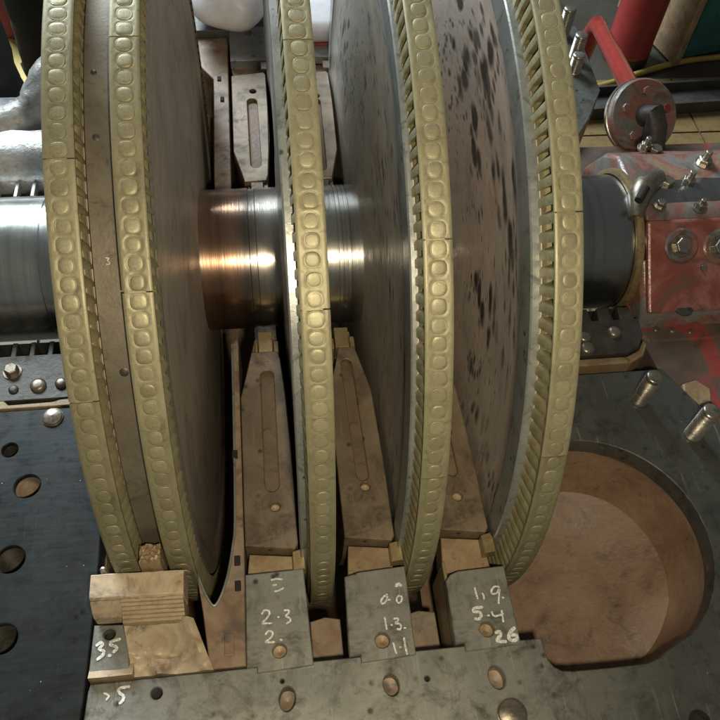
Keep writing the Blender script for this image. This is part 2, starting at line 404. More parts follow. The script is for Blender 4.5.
def paint(parent, name, strokes, origin, scale, z, w):
    """strokes in crop pixels, laid on the surface at height z"""
    bm = B()
    for st in strokes:
        ww = w
        if isinstance(st, tuple) and isinstance(st[0], list): st, ww = st
        pts = [U(origin[0] + p[0] / scale, origin[1] + p[1] / scale, z) for p in st]
        stroke(bm, pts, ww)
    return obj(name, bm, 'mark', parent)

def hexbolt(name, parent, loc, r, h, mat='bolt', washer=True, normal=(0, 0, 1), stud=0.0):
    q = Vector((0, 0, 1)).rotation_difference(Vector(normal)).to_matrix().to_4x4()
    T = Matrix.Translation(loc) @ q @ Matrix.Rotation(random.random(), 4, 'Z')
    bm = B()
    ring = lambda rr, z, n, off=0: [bm.verts.new((rr * math.cos(2 * math.pi * i / n + off), rr * math.sin(2 * math.pi * i / n + off), z)) for i in range(n)]
    a = ring(r, 0, 6); b = ring(r, h * .85, 6); c = ring(r * .86, h, 6)
    for A, C in ((a, b), (b, c)):
        for i in range(6): bm.faces.new((A[i], A[(i + 1) % 6], C[(i + 1) % 6], C[i]))
    bm.faces.new(c); bm.faces.new(list(reversed(a)))
    if washer:
        n = 18; a = ring(r * 1.35, -.002, n); b = ring(r * 1.35, .0012, n)
        for i in range(n): bm.faces.new((a[i], a[(i + 1) % n], b[(i + 1) % n], b[i]))
        bm.faces.new(b)
    if stud:
        n = 14; a = ring(r * .5, h * .9, n); b = ring(r * .5, h + stud, n); c = ring(r * .4, h + stud + r * .1, n)
        for A, C in ((a, b), (b, c)):
            for i in range(n): bm.faces.new((A[i], A[(i + 1) % n], C[(i + 1) % n], C[i]))
        bm.faces.new(c)
    bm.transform(T)
    return obj(name, bm, mat, parent, bevel=r * .06)

def domebolt(name, parent, loc, r, h, mat='bolt'):
    bm = lathe([(0, 0), (0, r), (h * .5, r * .97), (h * .85, r * .8), (h, r * .45), (h * .95, 0)], 20, axis='Z', closed=False)
    bm.transform(Matrix.Translation(loc)); return obj(name, bm, mat, parent, smooth=40)

# ------------------------------------------------------------------ lower casing
casing = thing('lower_casing', 'dark cast steel lower half casing with drilled joint face around the wheels', 'turbine casing', (0, 0, -.3))
def cpart(name, bm, mat, parent=None, **k):
    if isinstance(bm, bmesh.types.BMesh): bm.transform(Matrix.Translation((0, 0, .3)))
    return obj(name, bm, mat, parent or casing, **k)
CZ = Vector((0, 0, .3))
# bore outline (x,y)
bc = (.287, -.487); br = .14
arc = [(bc[0] + br * math.cos(R_(a)), bc[1] + br * math.sin(R_(a))) for a in range(-62, 128, 5)]
arc[0] = (.352, -.609)
bore = [(.188, -.592), (.1885, -.606), (.190, -.616), (.195, -.624), (.203, -.629), (.216, -.6305), (.26, -.6312), (.302, -.6305), (.316, -.6265), (.327, -.620)] + arc + [(.2, -.372)]
front_holes = [circle(.012, -.6245, .0085, 20, .0115, .1), circle(-.1005, -.6275, .0085, 20, .0125, -.15), circle(.129, -.6285, .009, 20, .0125, .12),
               circle(-.238, -.608, .0062, 18), circle(-.105, -.609, .0022, 10), circle(.052, -.622, .003, 10), circle(.34, -.695, .012, 20), circle(.56, -.60, .016, 24)]
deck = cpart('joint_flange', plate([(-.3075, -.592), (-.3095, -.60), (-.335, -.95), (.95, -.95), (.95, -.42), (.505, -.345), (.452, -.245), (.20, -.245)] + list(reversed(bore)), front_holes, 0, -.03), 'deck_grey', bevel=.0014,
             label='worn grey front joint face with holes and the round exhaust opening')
# darker oiled deck on the left
lh = [(-.4285, -.302, .0098), (-.401, -.354, .0155), (-.4085, -.446, .0165), (-.405, -.536, .0165), (-.5, -.40, .015), (-.36, -.70, .014)]
cpart('joint_flange', plate([(-.75, -.245), (-.309, -.245), (-.3085, -.48), (-.3125, -.60), (-.338, -.95), (-.75, -.95)], [circle(x, y, r, 32) for x, y, r in lh] , .0025, -.03), 'deck_dark', bevel=.0016,
      label='dark oiled joint face with tapped holes on the left')
for i, (x, y, r) in enumerate(lh[:5]):
    # threaded bore wall
    prof = []
    for k in range(15):
        prof.append((-.005 - k * .003, r * 1.02)); prof.append((-.0065 - k * .003, r * .93))
    prof.append((-.05, 0.0005))
    bm = lathe(prof, 26, axis='Z', closed=False); bm.transform(Matrix.Translation((x, y, 0)))
    cpart('threaded_bore', bm, 'partition' if i == 1 else 'gland', smooth=30)
for hx, hy, r, m in ((.012, -.6245, .0105, 'partition'), (-.1005, -.6275, .011, 'partition'), (.129, -.6285, .011, 'partition'), (-.238, -.608, .007, 'dark_hole'), (.34, -.695, .0125, 'dark_hole'), (.56, -.6, .017, 'dark_hole')):
    bm = lathe([(-.004, r * 1.25), (-.016, r), (-.018, .0003)], 20, axis='Z', closed=False); bm.transform(Matrix.Translation((hx, hy, 0)))
    cpart('hole_bottom', bm, m, smooth=40)
# round plug flush in the left deck and boss at the front
for (x, y, r, z) in ((-.381, -.259, .0135, .003), (.137, -.667, .0165, .0005)):
    bm = lathe([(-.001, r), (.0012, r), (.0016, r * .93), (.0034, r * .88), (.0052, r * .6), (.0058, .0002)], 28, axis='Z', closed=False); bm.transform(Matrix.Translation((x, y, z)))
    cpart('plug', bm, 'bolt', smooth=35)
# far side decks
cpart('joint_flange', plate([(-.305, .592), (.46, .592), (.46, .75), (-.305, .75)], [circle(-.102, .625, .012, 20), circle(.012, .625, .012, 20), circle(.129, .625, .012, 20)], 0, -.06), 'deck_right', bevel=.0016)
cpart('joint_flange', plate([(-.70, .245), (-.309, .245), (-.309, .40), (-.70, .40)], [circle(-.40, .354, .0155, 24)], .0025, -.06), 'deck_dark', bevel=.0016)
cpart('joint_flange', plate([(.20, .245), (.46, .245), (.50, .30), (.545, .38), (.555, .588), (.20, .588)], [], 0, -.06), 'deck_right', bevel=.0016)
# exhaust bore: wall following the lip, floor of the chamber
bm = B(); wl = [bore[0]] + bore[1:]
inn = []
for i, p in enumerate(wl):
    a = Vector((*wl[max(i - 1, 0)], 0)); b = Vector((*wl[min(i + 1, len(wl) - 1)], 0)); d = (b - a).normalized(); nrm = Vector((d.y, -d.x, 0))
    inn.append((p[0] + nrm.x * .004, p[1] + nrm.y * .004))
def floor_z(x, y):
    t = max(0, min(1, (x - .18) / .2)); s = t * t * (3 - 2 * t)
    z = -.185 + .030 * s + .002 * math.sin(x * 31 + y * 19)
    dx, dy = x - .245, y + .505; d = math.hypot(dx, dy); an = math.degrees(math.atan2(dy, dx))
    k = max(0, min(1, (an + 38) / 30)) * max(0, min(1, (135 - an) / 40))      # scooped far and right sides
    z += k * .020 * max(0, d - .105) / .04
    z -= .05 * max(0, .235 - x - .3 * (y + .5)) / .1
    z = min(z, -.045)
    return z
rows = []
for f_ in (0, .15, .4, .7, .9, 1.0):
    row = []
    for (x, y), (px, py) in zip(inn, wl):
        zt, zb = -.029, floor_z(x, y) - .01
        inset_ = 0 if x < .2 else .016 * max(0, f_ - .55) ** 2 / .2
        cx, cy = bc; dx, dy = cx - x, cy - y; L = math.hypot(dx, dy) or 1
        row.append(bm.verts.new((x + dx / L * inset_, y + dy / L * inset_, zt + (zb - zt) * f_)))
    rows.append(row)
for A, C in zip(rows, rows[1:]):
    for i in range(len(A) - 1): bm.faces.new((A[i], A[i + 1], C[i + 1], C[i]))
cpart('bore_wall', bm, 'cavity', smooth=50)
bm = B(); nx, ny = 64, 64; g = []
for i in range(nx + 1):
    x = .10 + .38 * i / nx
    g.append([bm.verts.new((x, -.70 + .42 * j / ny, floor_z(x, -.70 + .42 * j / ny))) for j in range(ny + 1)])
for i in range(nx):
    for j in range(ny): bm.faces.new((g[i][j], g[i + 1][j], g[i + 1][j + 1], g[i][j + 1]))
cpart('chamber_floor', bm, 'cavity', smooth=60)
# half-round shell under the wheels with its end walls
bm = lathe([(-.307, .595), (.184, .595), (.184, .62), (-.307, .62)], 64, R_(180), R_(360)); bm.transform(Matrix.Translation((0, 0, -.0315))); cpart('shell', bm, 'cavity', smooth=40)
bm = lathe([(-.325, .16), (-.307, .16), (-.307, .62), (-.325, .62)], 64, R_(180), R_(360)); bm.transform(Matrix.Translation((0, 0, -.031))); cpart('end_wall', bm, 'cavity', smooth=40)
bm = lathe([(.222, .16), (.24, .16), (.24, .45), (.222, .45)], 48, R_(180), R_(360)); bm.transform(Matrix.Translation((0, 0, -.06))); cpart('end_wall', bm, 'cavity', smooth=40)
for xa, xb, yy in ((-.0685, -.0315, -.525), (.0475, .0875, -.528)):
    cpart('gap_floor', plate([(xa, -.5935), (xb, -.5935), (xb, yy), ((xa + xb) / 2, yy + .004), (xa, yy)], [], -.085, -.2), 'partition')
bm = B(); box(bm, -.307, .186, -.64, -.5945, -.30, -.0305); cpart('front_wall', bm, 'cavity')
# brown partition beside the first wheel, near and far
VL = [(232, 345), (234, 430), (235, 520), (233, 545), (228.5, 572), (222, 594), (214.5, 606), (208, 599), (201, 584), (195, 564)]
vl = smooth_path([U(u, v, -.002) for u, v in VL], 4)
cpart('partition', plate([(p.x, p.y) for p in vl] + [(-.190, -.525), (-.182, -.589), (-.1432, -.589), (-.1418, -.46), (-.1418, -.14)], [], -.002, -.12), 'partition', bevel=.001)
lipb = B(); tube(lipb, [p + Vector((0, 0, .0008)) for p in vl], .0016, 8); cpart('groove_lip', lipb, 'rimsteel', smooth=60, label='bright thin lip around the groove of the first wheel')
cpart('partition', plate([(-.174, .125), (-.1465, .125), (-.1465, .589), (-.205, .589), (-.205, .512), (-.174, .46)], [], -.014, -.12), 'partition', bevel=.002)
bm = B(); box(bm, -.166, -.1555, -.577, -.553, -.0022, .0005); cpart('cover_plate', bm, 'partition', bevel=.0008)
for (yy, xx) in ((-.47, -.1465), (-.50, -.1465), (-.33, -.1465), (.40, -.155), (.46, -.16)):
    bm = B(); box(bm, xx - .007, xx, yy - .006, yy + .006, -.015, .0005 if yy < 0 else -.0115); cpart('stop_pin', bm, 'dark_hole', bevel=.001)
# studs on the joint face
def stud(x, y, h, r, z=0):
    prof = [(0, r * 1.0)]
    k = 0; zz = .004
    while zz < h - .006:
        prof += [(zz, r), (zz + .0009, r * .93)]; zz += .0018
    prof += [(h - .003, r), (h - .001, r * .9), (h, r * .74), (h + .0003, .0002)]
    bm = lathe(prof, 20, axis='Z', closed=False); bm.transform(Matrix.Translation((x, y, z)))
    cpart('stud', bm, 'stud', smooth=50)
stud(.4, -.295, .064, .0115); stud(.456, -.353, .066, .012)
stud(.520, .475, .055, .0125); stud(.518, .555, .06, .0125); stud(.508, .435, .04, .012)
paint(deck, 'paint_mark', [([(580, 570), (545, 576), (533, 584), (540, 600), (556, 612), (553, 632), (540, 644)], .0032), ([(470, 600), (490, 612), (480, 628)], .0022)], (0, 560), 4.5, .0004, .003).location = CZ

# ------------------------------------------------------------------ rotor
rotor = thing('turbine_rotor', 'steam turbine rotor with brass shrouded bladed wheels on a polished shaft', 'turbine rotor')
RS = .1046
prof = [(-1.0, .0001), (-1.0, RS), (-.40, RS), (-.399, RS - .002), (-.393, RS - .002), (-.392, RS), (-.2, RS), (-.118, RS), (-.117, RS - .0015), (-.108, RS - .0015), (-.107, RS)]
for k in range(4): prof += [(.005 + k * .006, RS), (.0054 + k * .006, RS - .0012), (.0066 + k * .006, RS - .0012), (.007 + k * .006, RS)]
prof += [(.30, RS), (.33, RS), (.331, RS - .0012), (.336, RS - .0012), (.337, RS), (1.0, RS), (1.0, .0001)]
obj('shaft', lathe(prof, 128, closed=False), 'shaft', rotor, smooth=30)

WX = [-.2673, -.2085, -.0526, .0605, .1818]
WR = [.488, .488, .507, .506, .509]
SW = .0272
BH = [.029, .029, .033, .033, .037]     # blade heights
NSEG = [14, 13, 13, 13, 13]
NCELL = [13, 14, 14, 14, 14]
PH = [33.4, 45.1, 42.6, 49.05, 51.2]    # joint angle measured on each row

wheels = []
def wheel(name, profile, mat, label):
    o = obj('wheel_disc', lathe(profile, 160), mat, rotor, smooth=28, label=label); return o
rA = WR[0] - BH[0]
wA = wheel('w', [(-.281, .10), (-.281, rA), (-.2545, rA), (-.2535, rA - .006), (-.2515, rA - .006), (-.2505, rA + .002), (-.2245, rA + .002), (-.2235, rA - .006), (-.2220, rA - .006), (-.2215, rA), (-.1965, rA), (-.1955, rA - .001), (-.1955, .428), (-.1965, .424), (-.1985, .420), (-.1985, .41), (-.188, .12), (-.186, .10)], 'disc2', 'dark brown two row first wheel disc')
def wheel_prof(xc, R, bh, dl, dr):
    r = R - bh; xl = xc - SW / 2 - dl; xr = xc + SW / 2 + dr
    return [(xl, .1), (xl + .001, .150), (xl + .003, .175), (xl + .005, .34), (xl + .0045, .41), (xl + .001, r - .034), (xl, r - .032), (xl, r - .0015), (xl + .0015, r), (xr - .0015, r), (xr, r - .0015), (xr, r - .032), (xr - .003, r - .036), (xr - .01, .40), (xr - .01, .18), (xr, .15), (xr, .1)]
wC = wheel('w', wheel_prof(WX[2], WR[2], BH[2], .009, .001), 'disc3', 'thin dark wheel disc seen edge on')
wD = wheel('w', wheel_prof(WX[3], WR[3], BH[3], .0065, .001), 'disc4', 'brown wheel disc with dark grainy streaks')
wE = wheel('w', wheel_prof(WX[4], WR[4], BH[4], .010, .001), 'disc5', 'pinkish brown wheel disc speckled with black pits')
WOBJ = [wA, wA, wC, wD, wE]
# drum band between the two rows of the first wheel
obj('drum_band', lathe([(-.2503, rA + .0005), (-.2503, rA + .0035), (-.2495, rA + .0045), (-.2255, rA + .0045), (-.2247, rA + .0035), (-.2247, rA + .0005)], 160), 'drum', wA, smooth=40, label='grey brown band between the two bladed rows')
for i, (xc, R, bh) in enumerate(zip(WX, WR, BH)):
    if i < 2: continue
    dl = (.009, .0065, .010)[i - 2]; r = R - bh; xl = xc - SW / 2 - dl
    obj('rim_ring', lathe([(xl - .0006, r - .031), (xl - .0006, r - .001), (xl + .0010, r + .0006), (xl + dl - .0004, r + .0006), (xl + dl - .0004, r - .002), (xl + .001, r - .031)], 160), 'rimsteel', WOBJ[i], smooth=35, label='bare grey steel rim ring')

def pocket(s, t, pitch):
    a = .475 * pitch; b = .0082
    rho = ((abs(s) / a) ** 3.2 + (abs(t) / b) ** 3.2) ** (1 / 3.2)
    if rho < .95: return -.0004
    if rho < 1.16:
        k = (rho - .95) / .21; return -.0004 + .0004 * math.sin(math.pi * min(1, k)) + .0004 * k
    return 0.0
def shroud_mesh(R, nc, ang):
    bm = B(); gap = .0007 / R; na = nc * 11; nxq = 18; pitch = R * ang / nc; th = .0032; rows = []
    for i in range(na + 1):
        a = gap + (ang - 2 * gap) * i / na
        cell = a / (ang / nc); s = (cell - math.floor(min(cell, nc - 1e-6)) - .5) * pitch
        row = []
        for j in range(nxq + 1):
            t = -SW / 2 + SW * j / nxq; e = SW / 2 - abs(t)
            h = pocket(s, t, pitch)
            if e < .0005: h -= .0009
            r = R + h; row.append(bm.verts.new((t, -r * math.cos(a), r * math.sin(a))))
        rows.append(row)
    for A, C in zip(rows, rows[1:]):
        for j in range(nxq): bm.faces.new((A[j], A[j + 1], C[j + 1], C[j]))
    # underside rim
    lowL = [bm.verts.new((r_[0].co.x, r_[0].co.y * (R - th) / R, r_[0].co.z * (R - th) / R)) for r_ in rows]
    lowR = [bm.verts.new((r_[-1].co.x, r_[-1].co.y * (R - th) / R, r_[-1].co.z * (R - th) / R)) for r_ in rows]
    for i in range(na):
        bm.faces.new((rows[i][0], rows[i + 1][0], lowL[i + 1], lowL[i])); bm.faces.new((rows[i + 1][-1], rows[i][-1], lowR[i], lowR[i + 1]))
        bm.faces.new((lowL[i], lowL[i + 1], lowR[i + 1], lowR[i]))
    for r_, a, b in ((rows[0], lowL[0], lowR[0]), (rows[-1], lowL[-1], lowR[-1])): bm.faces.new(r_ + [b, a])
    bmesh.ops.recalc_face_normals(bm, faces=bm.faces)
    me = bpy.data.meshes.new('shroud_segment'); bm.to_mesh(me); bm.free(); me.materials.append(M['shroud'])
    for p in me.polygons: p.use_smooth = True
    me.set_sharp_from_angle(angle=R_(50)); return me
def tenon_mesh(R, pitch, seed):
    """one peened tenon head, centred at theta = 0 on radius R"""
    rnd = random.Random(seed); bm = B(); a = .43 * pitch * rnd.uniform(.93, 1.02); b = .0074 * rnd.uniform(.92, 1.04); n = 20
    ox, os_ = rnd.uniform(-.0005, .0005), rnd.uniform(-.0005, .0005); hh = rnd.uniform(.0005, .0012); ex = rnd.uniform(2.2, 3.4)
    tilt, tilt2 = rnd.uniform(-.05, .05), rnd.uniform(-.07, .07)
    rings = []
    for f_, h in ((1.0, -.0012), (1.0, .0001), (.93, .45), (.80, .76), (.58, .94), (.3, 1.0)):
        ring = []
        for k in range(n):
            p = 2 * math.pi * k / n; c, s = math.cos(p), math.sin(p)
            rr = 1 / ((abs(c) ** ex + abs(s) ** ex) ** (1 / ex))
            t, q = b * rr * c * f_ + ox, a * rr * s * f_ + os_
            z = h if abs(h) < .002 else h * hh + tilt * t + tilt2 * q - .0004
            r = R + z; th = q / R
            ring.append(bm.verts.new((t, -r * math.cos(th), r * math.sin(th))))
        rings.append(ring)
    for A, C in zip(rings, rings[1:]):
        for k in range(n): bm.faces.new((A[k], A[(k + 1) % n], C[(k + 1) % n], C[k]))
    bm.faces.new(rings[-1]); bmesh.ops.recalc_face_normals(bm, faces=bm.faces)
    me = bpy.data.meshes.new('tenon'); bm.to_mesh(me); bm.free(); me.materials.append(M['tenon'])
    for p in me.polygons: p.use_smooth = True
    return me
def blade_bm(R, bh, bm=None, th0=0.0):
    bm = bm or B(); c = .0160; n = 8; up, lo = [], []
    for i in range(n + 1):
        x = -c + 2 * c * i / n; u = x / c
        cam_ = .0065 * (1 - u * u) - .0030 * u; tk = (.0040 if u > 0 else .0030) * (1 - u * u) ** .5 + .0030 - .0012 * u
        up.append((x, cam_ + tk)); lo.append((x, cam_ - tk * .8))
    sec = up + list(reversed(lo)); rings = []
    for r, kx in ((R - bh - .001, 1.0), (R - bh * .6, .95), (R - bh * .25, .84), (R - .0015, .79)):
        rings.append([bm.verts.new((x * kx, -r * math.cos(t / r + th0), r * math.sin(t / r + th0))) for x, t in sec])
    k = len(sec)
    for A, C in zip(rings, rings[1:]):
        for j in range(k): bm.faces.new((A[j], A[(j + 1) % k], C[(j + 1) % k], C[j]))
    bm.faces.new(rings[-1]); return bm
def mk(bm, name, mat):
    bmesh.ops.recalc_face_normals(bm, faces=bm.faces); me = bpy.data.meshes.new(name); bm.to_mesh(me); bm.free(); me.materials.append(M[mat])
    for p in me.polygons: p.use_smooth = True
    me.set_sharp_from_angle(angle=R_(50)); return me
for i in range(5):
    r_ = WR[i] - BH[i]
    obj('blade_root', lathe([(WX[i] - SW / 2 + .0006, r_ - .004), (WX[i] - SW / 2 + .0006, r_ + .0045), (WX[i] - SW / 2 + .003, r_ + .0075), (WX[i] + SW / 2 - .003, r_ + .0075), (WX[i] + SW / 2 - .0006, r_ + .0045), (WX[i] + SW / 2 - .0006, r_ - .004)], 160), 'blade', WOBJ[i], smooth=40)
VIS = (-16, 84)
for i in range(5):
    R = WR[i]; ang = 2 * math.pi / NSEG[i]; nc = NCELL[i]; pitch = R * ang / nc
    seg = shroud_mesh(R, nc, ang); tens = [tenon_mesh(R, pitch, 50 * i + k) for k in range(9)]
    bl = mk(blade_bm(R, BH[i]), 'blade', 'blade')
    rest_t, rest_b = B(), B(); n_t = n_b = 0
    for k in range(NSEG[i]):
        th0 = R_(PH[i]) + k * ang
        d0 = (math.degrees(th0) + 180) % 360 - 180
        o = bpy.data.objects.new('shroud_segment', seg); COL.objects.link(o); o.parent = rotor
        o.location = (WX[i], 0, 0); o.rotation_euler = (-th0, 0, 0)
        for c in range(nc):
            la = (c + .5) * ang / nc; d = (math.degrees(th0 + la) + 180) % 360 - 180
            if VIS[0] < d < VIS[1]:
                t = bpy.data.objects.new('tenon', tens[random.randrange(9)]); COL.objects.link(t); t.parent = o; t.rotation_euler = (-la, 0, 0)
                b = bpy.data.objects.new('blade', bl); COL.objects.link(b); b.parent = WOBJ[i]; b.location = (WX[i], 0, 0); b.rotation_euler = (-(th0 + la), 0, 0)
            else:
                m = tens[c % 9]; nv = [rest_t.verts.new(Matrix.Translation((WX[i], 0, 0)) @ Matrix.Rotation(-(th0 + la), 4, 'X') @ v.co) for v in m.vertices]
                for p in m.polygons: rest_t.faces.new([nv[q] for q in p.vertices])
                b0 = len(rest_b.verts); blade_bm(R, BH[i], rest_b, th0 + la); rest_b.verts.ensure_lookup_table()
                for v in rest_b.verts[b0:]: v.co.x += WX[i]
    obj('tenon_row', rest_t, 'tenon', rotor, smooth=60, kind='stuff'); obj('blade_row', rest_b, 'blade', WOBJ[i], smooth=50, kind='stuff')
# stamped marks and balance holes on the drum band
def on_drum(u_, th_d, r): return Vector((u_, -r * math.cos(R_(th_d)), r * math.sin(R_(th_d))))
for (xx, td, rr) in ((-.233, 35.5, .0045), (-.240, 62.5, .0035), (-.241, 70.5, .003)):
    p = on_drum(xx, td, rA + .0042); nrm = Vector((0, p.y, p.z)).normalized()
    bm = lathe([(.0002, rr), (.0006, rr * .8), (.0008, .0002)], 16, axis='Z', closed=False)
    bm.transform(Matrix.Translation(p) @ Vector((0, 0, 1)).rotation_difference(nrm).to_matrix().to_4x4())
    obj('balance_plug', bm, 'gland', wA, smooth=40)
bm = B(); p0 = on_drum(-.2365, 48.5, rA + .0048); e1 = Vector((1, 0, 0)); e2 = Vector((0, p0.y, p0.z)).normalized().cross(e1); e2 = -e2 if e2.z < 0 else e2
for st in ([(-.0016, .003), (.0014, .0025), (-.0002, .0005), (.0016, -.0012), (.0008, -.003), (-.0016, -.0028)],):
    tube(bm, smooth_path([p0 + e1 * a + e2 * b for a, b in st], 4), .0005, 6)
obj('paint_mark', bm, 'mark', wA)

# ------------------------------------------------------------------ diaphragms
def diaphragm(x_in, x_out, holes, slot, keyx, tabpts, label, tz=.004, mir_tab=True):
    """lower half of a stationary partition: tapered plate, slotted joint faces, end tabs"""
    xl_in, xr_in = x_in; xl, xr = x_out; xm = (xl_in + xr_in) / 2
    t = thing('diaphragm', label, 'diaphragm', (xm, 0, -.3), 'stationary half diaphragms between the wheels')
    inv = Matrix.Translation((-xm, 0, .3))
    def part(name, bm, mat, parent=None, **k):
        bm.transform(inv); return obj(name, bm, mat, parent or t, **k)
    ztop = -.002
    prof = [(xl_in, .165), (xl, .30), (xl, .452), (xr, .458), (xr, .30), (xr_in, .165)]
    bm = lathe(prof, 48, R_(180), R_(360)); bm.transform(Matrix.Translation((0, 0, -.021)))
    part('half_ring', bm, 'diaph', smooth=35)
    for s in (-1, 1):
        ol = [(xl_in, s * .172), (xl_in - .006, s * .20), (xl, s * .245), (xl, s * .452), (xr - .004, s * .461), (xr, s * .455), (xr, s * .36), (xr - .003, s * .245), (xr_in + .003, s * .185), (xr_in, s * .172)]
        sl = []
        for k in range(9): a = R_(180 * k / 8); sl.append((slot[0] + slot[2] * math.cos(a), s * (slot[3]) - slot[2] * math.sin(a) * s * -1))
        x0, wd, ya, yb = slot[0], slot[2], slot[3], slot[4]
        sl = [(x0 + wd * math.cos(R_(a)), s * (ya - wd * math.sin(R_(a)))) for a in range(0, 181, 20)] + [(x0 + wd * math.cos(R_(a)) + slot[5], s * (yb - wd * math.sin(R_(a)))) for a in range(180, 361, 20)]
        hs = [circle(h[0], s * h[1], h[2], 22) for h in holes]
        part('joint_face', plate(ol, [sl] + hs, ztop, -.022), 'diaph', bevel=.0012)
        bm = B(); box(bm, x0 - wd * 1.15, x0 + wd * 1.3 + slot[5], min(s * ya, s * yb) - wd, max(s * ya, s * yb) + wd, -.0215, -.0085); part('slot_floor', bm, 'slotdirt' if s < 0 else 'cavity')
        for h in holes:
            bm = lathe([(-.003, h[2] * 1.05), (-.010, h[2] * .96), (-.0115, .0002)], 20, axis='Z', closed=False); bm.transform(Matrix.Translation((h[0], s * h[1], 0))); part('hole_bottom', bm, 'tan' if s < 0 else 'dark_hole', smooth=40)
        # seal tip next to the shaft
        bm = B()
        for k, (a, b, c, d, e) in enumerate(((xr_in - .026, xr_in - .006, .136, .171, -.004), (xr_in - .031, xr_in - .027, .150, .168, -.010), (xr_in - .005, xr_in + .002, .150, .171, -.008))):
            ya_, yb_ = sorted((s * c, s * d)); box(bm, a, b, ya_, yb_, -.05, e)
        part('seal_tip', bm, 'brass_key' if s < 0 else 'diaph', bevel=.001)
        # shank up to the seal
        part('neck', plate([(xl_in - .004, s * .1745), (xr_in + .001, s * .1745), (xr_in - .002, s * .128), (xl_in + .004, s * .135)], [], -.024, -.06), 'diaph', bevel=.001)
        # recessed ledge and key
        lg = [(xl + .004, s * .458), (xr - .006, s * .465), (xr - .004, s * .50), (xl - .001, s * .503)]
        part('ledge', plate(lg, [], -.016, -.06), 'tan' if s < 0 else 'partition', bevel=.001)
        part('key', plate([(keyx - .007, s * .466), (keyx + .005, s * .463), (keyx + .0075, s * .470), (keyx + .0075, s * .4875), (keyx - .007, s * .4885)], [], .002, -.0155), 'brass_key' if s < 0 else 'diaph', bevel=.001)
    tab = part('tab', plate(tabpts[0], [circle(*tabpts[1], 26)], tz, -.012), 'tab', bevel=.0012)
    bm = lathe([(tz - .002, tabpts[1][2] * 1.04), (tz - .008, tabpts[1][2] * .93), (tz - .0095, .0002)], 22, axis='Z', closed=False); bm.transform(Matrix.Translation((tabpts[1][0], tabpts[1][1], 0)))
    part('hole_bottom', bm, 'tan', tab, smooth=40)
    far = [(x, -y) for x, y in tabpts[0]]
    part('tab', plate(far, [circle(tabpts[1][0], -tabpts[1][1], tabpts[1][2], 22)], tz, -.012), 'rimsteel', bevel=.0012)
    # arm carrying the tab
    for s in (-1, 1):
        xs0, xs1 = tabpts[0][0][0] + .006, tabpts[0][1][0] - .004
        bm = B(); y0, y1 = sorted((s * .49, s * .588)); box(bm, xs0, xs1, y0, y1, -.10, -.0125); part('arm', bm, 'tan' if s < 0 else 'partition', bevel=.001)
    return t, tab, Vector((-xm, 0, .3)), tz

d1 = diaphragm((-.124, -.088), (-.1405, -.078), [(-.1025, .4055, .006)], (-.104, 0, .0088, .212, .376, -.001), -.0785,
    ([(-.1410, -.4895), (-.0735, -.4885), (-.0700, -.597), (-.1312, -.5995), (-.1312, -.5935), (-.1425, -.5925)], (-.1060, -.578, .0076)),
    'brown slotted diaphragm half with tab marked 2.3, left of the thin middle wheel')
d2 = diaphragm((-.003, .020), (-.0215, .0385), [(.0110, .388, .006)], (.006, 0, .0075, .20, .372, .0035), .0375,
    ([(-.0270, -.5025), (-.010, -.4985), (.0450, -.4960), (.0432, -.597), (-.0182, -.6000), (-.0182, -.5915), (-.0305, -.5920)], (.0080, -.578, .0082)),
    'brown slotted diaphragm half with tab marked 1.3, right of the thin middle wheel')
d3 = diaphragm((.110, .140), (.0935, .155), [(.125, .411, .0065)], (.121, 0, .008, .21, .375, .003), .1500,
    ([(.0905, -.5180), (.0965, -.5115), (.106, -.5080), (.1625, -.5065), (.1625, -.5970), (.0990, -.5990), (.0985, -.5900), (.0885, -.5905)], (.1275, -.5775, .0082)),
    'brown diaphragm half with tab marked 1.9, next to the pitted right wheel')
o1, s1_ = (180, 560), 4.5
def mark(d, strokes, org, sc, w): paint(d[1], 'paint_mark', strokes, org, sc, d[3] + .0002, w).location = d[2]
mark(d1, [[(412, 90), (435, 86), (458, 88)], [(420, 114), (432, 113)], [(428, 142), (448, 136), (464, 128)],
          [(368, 243), (380, 228), (397, 228), (403, 242), (392, 260), (372, 282), (372, 286), (412, 285)], [(441, 257), (445, 257)],
          [(470, 228), (486, 226), (490, 238), (476, 252), (494, 262), (496, 276), (480, 286)],
          [(386, 334), (396, 322), (412, 322), (418, 334), (408, 350), (386, 368), (388, 371), (424, 370)], [(452, 358), (457, 360)]], o1, s1_, .0021)
o2 = (300, 560)
mark(d2, [([(578, 153), (592, 146), (602, 152)], .0042), [(522, 208), (500, 222), (486, 246), (492, 262), (508, 256), (524, 232), (520, 214)], [(526, 238), (538, 240)],
          [(602, 212), (584, 222), (580, 242), (590, 258), (606, 250), (612, 228), (602, 212)], [(508, 346), (514, 382), (520, 414)], [(548, 390), (552, 391)],
          [(564, 354), (584, 350), (588, 364), (572, 380), (596, 384), (606, 400), (598, 418), (584, 414)], [(626, 408), (632, 408)],
          [(560, 500), (568, 530), (578, 560)], [(600, 524), (604, 524)], [(624, 470), (632, 520), (642, 564)]], o2, 6, .0021)
o3 = (400, 560)
mark(d3, [[(414, 156), (421, 186), (430, 214)], [(456, 186), (463, 200), (464, 216)],
          [(548, 150), (524, 148), (506, 170), (512, 188), (536, 184), (550, 160), (548, 200), (546, 240)], [(568, 208), (573, 210)],
          ([(452, 262), (412, 268), (408, 286), (440, 290), (450, 308), (436, 328), (418, 326)], .0034), [(486, 308), (492, 308)],
          [(508, 290), (520, 310), (546, 308), (570, 298)], [(562, 282), (568, 312), (572, 342)],
          ([(532, 402), (552, 398), (556, 418), (536, 448), (584, 452)], .0038), ([(632, 378), (610, 400), (602, 432), (620, 446), (646, 440), (640, 416), (616, 416)], .0040)], o3, 5.54, .0022)

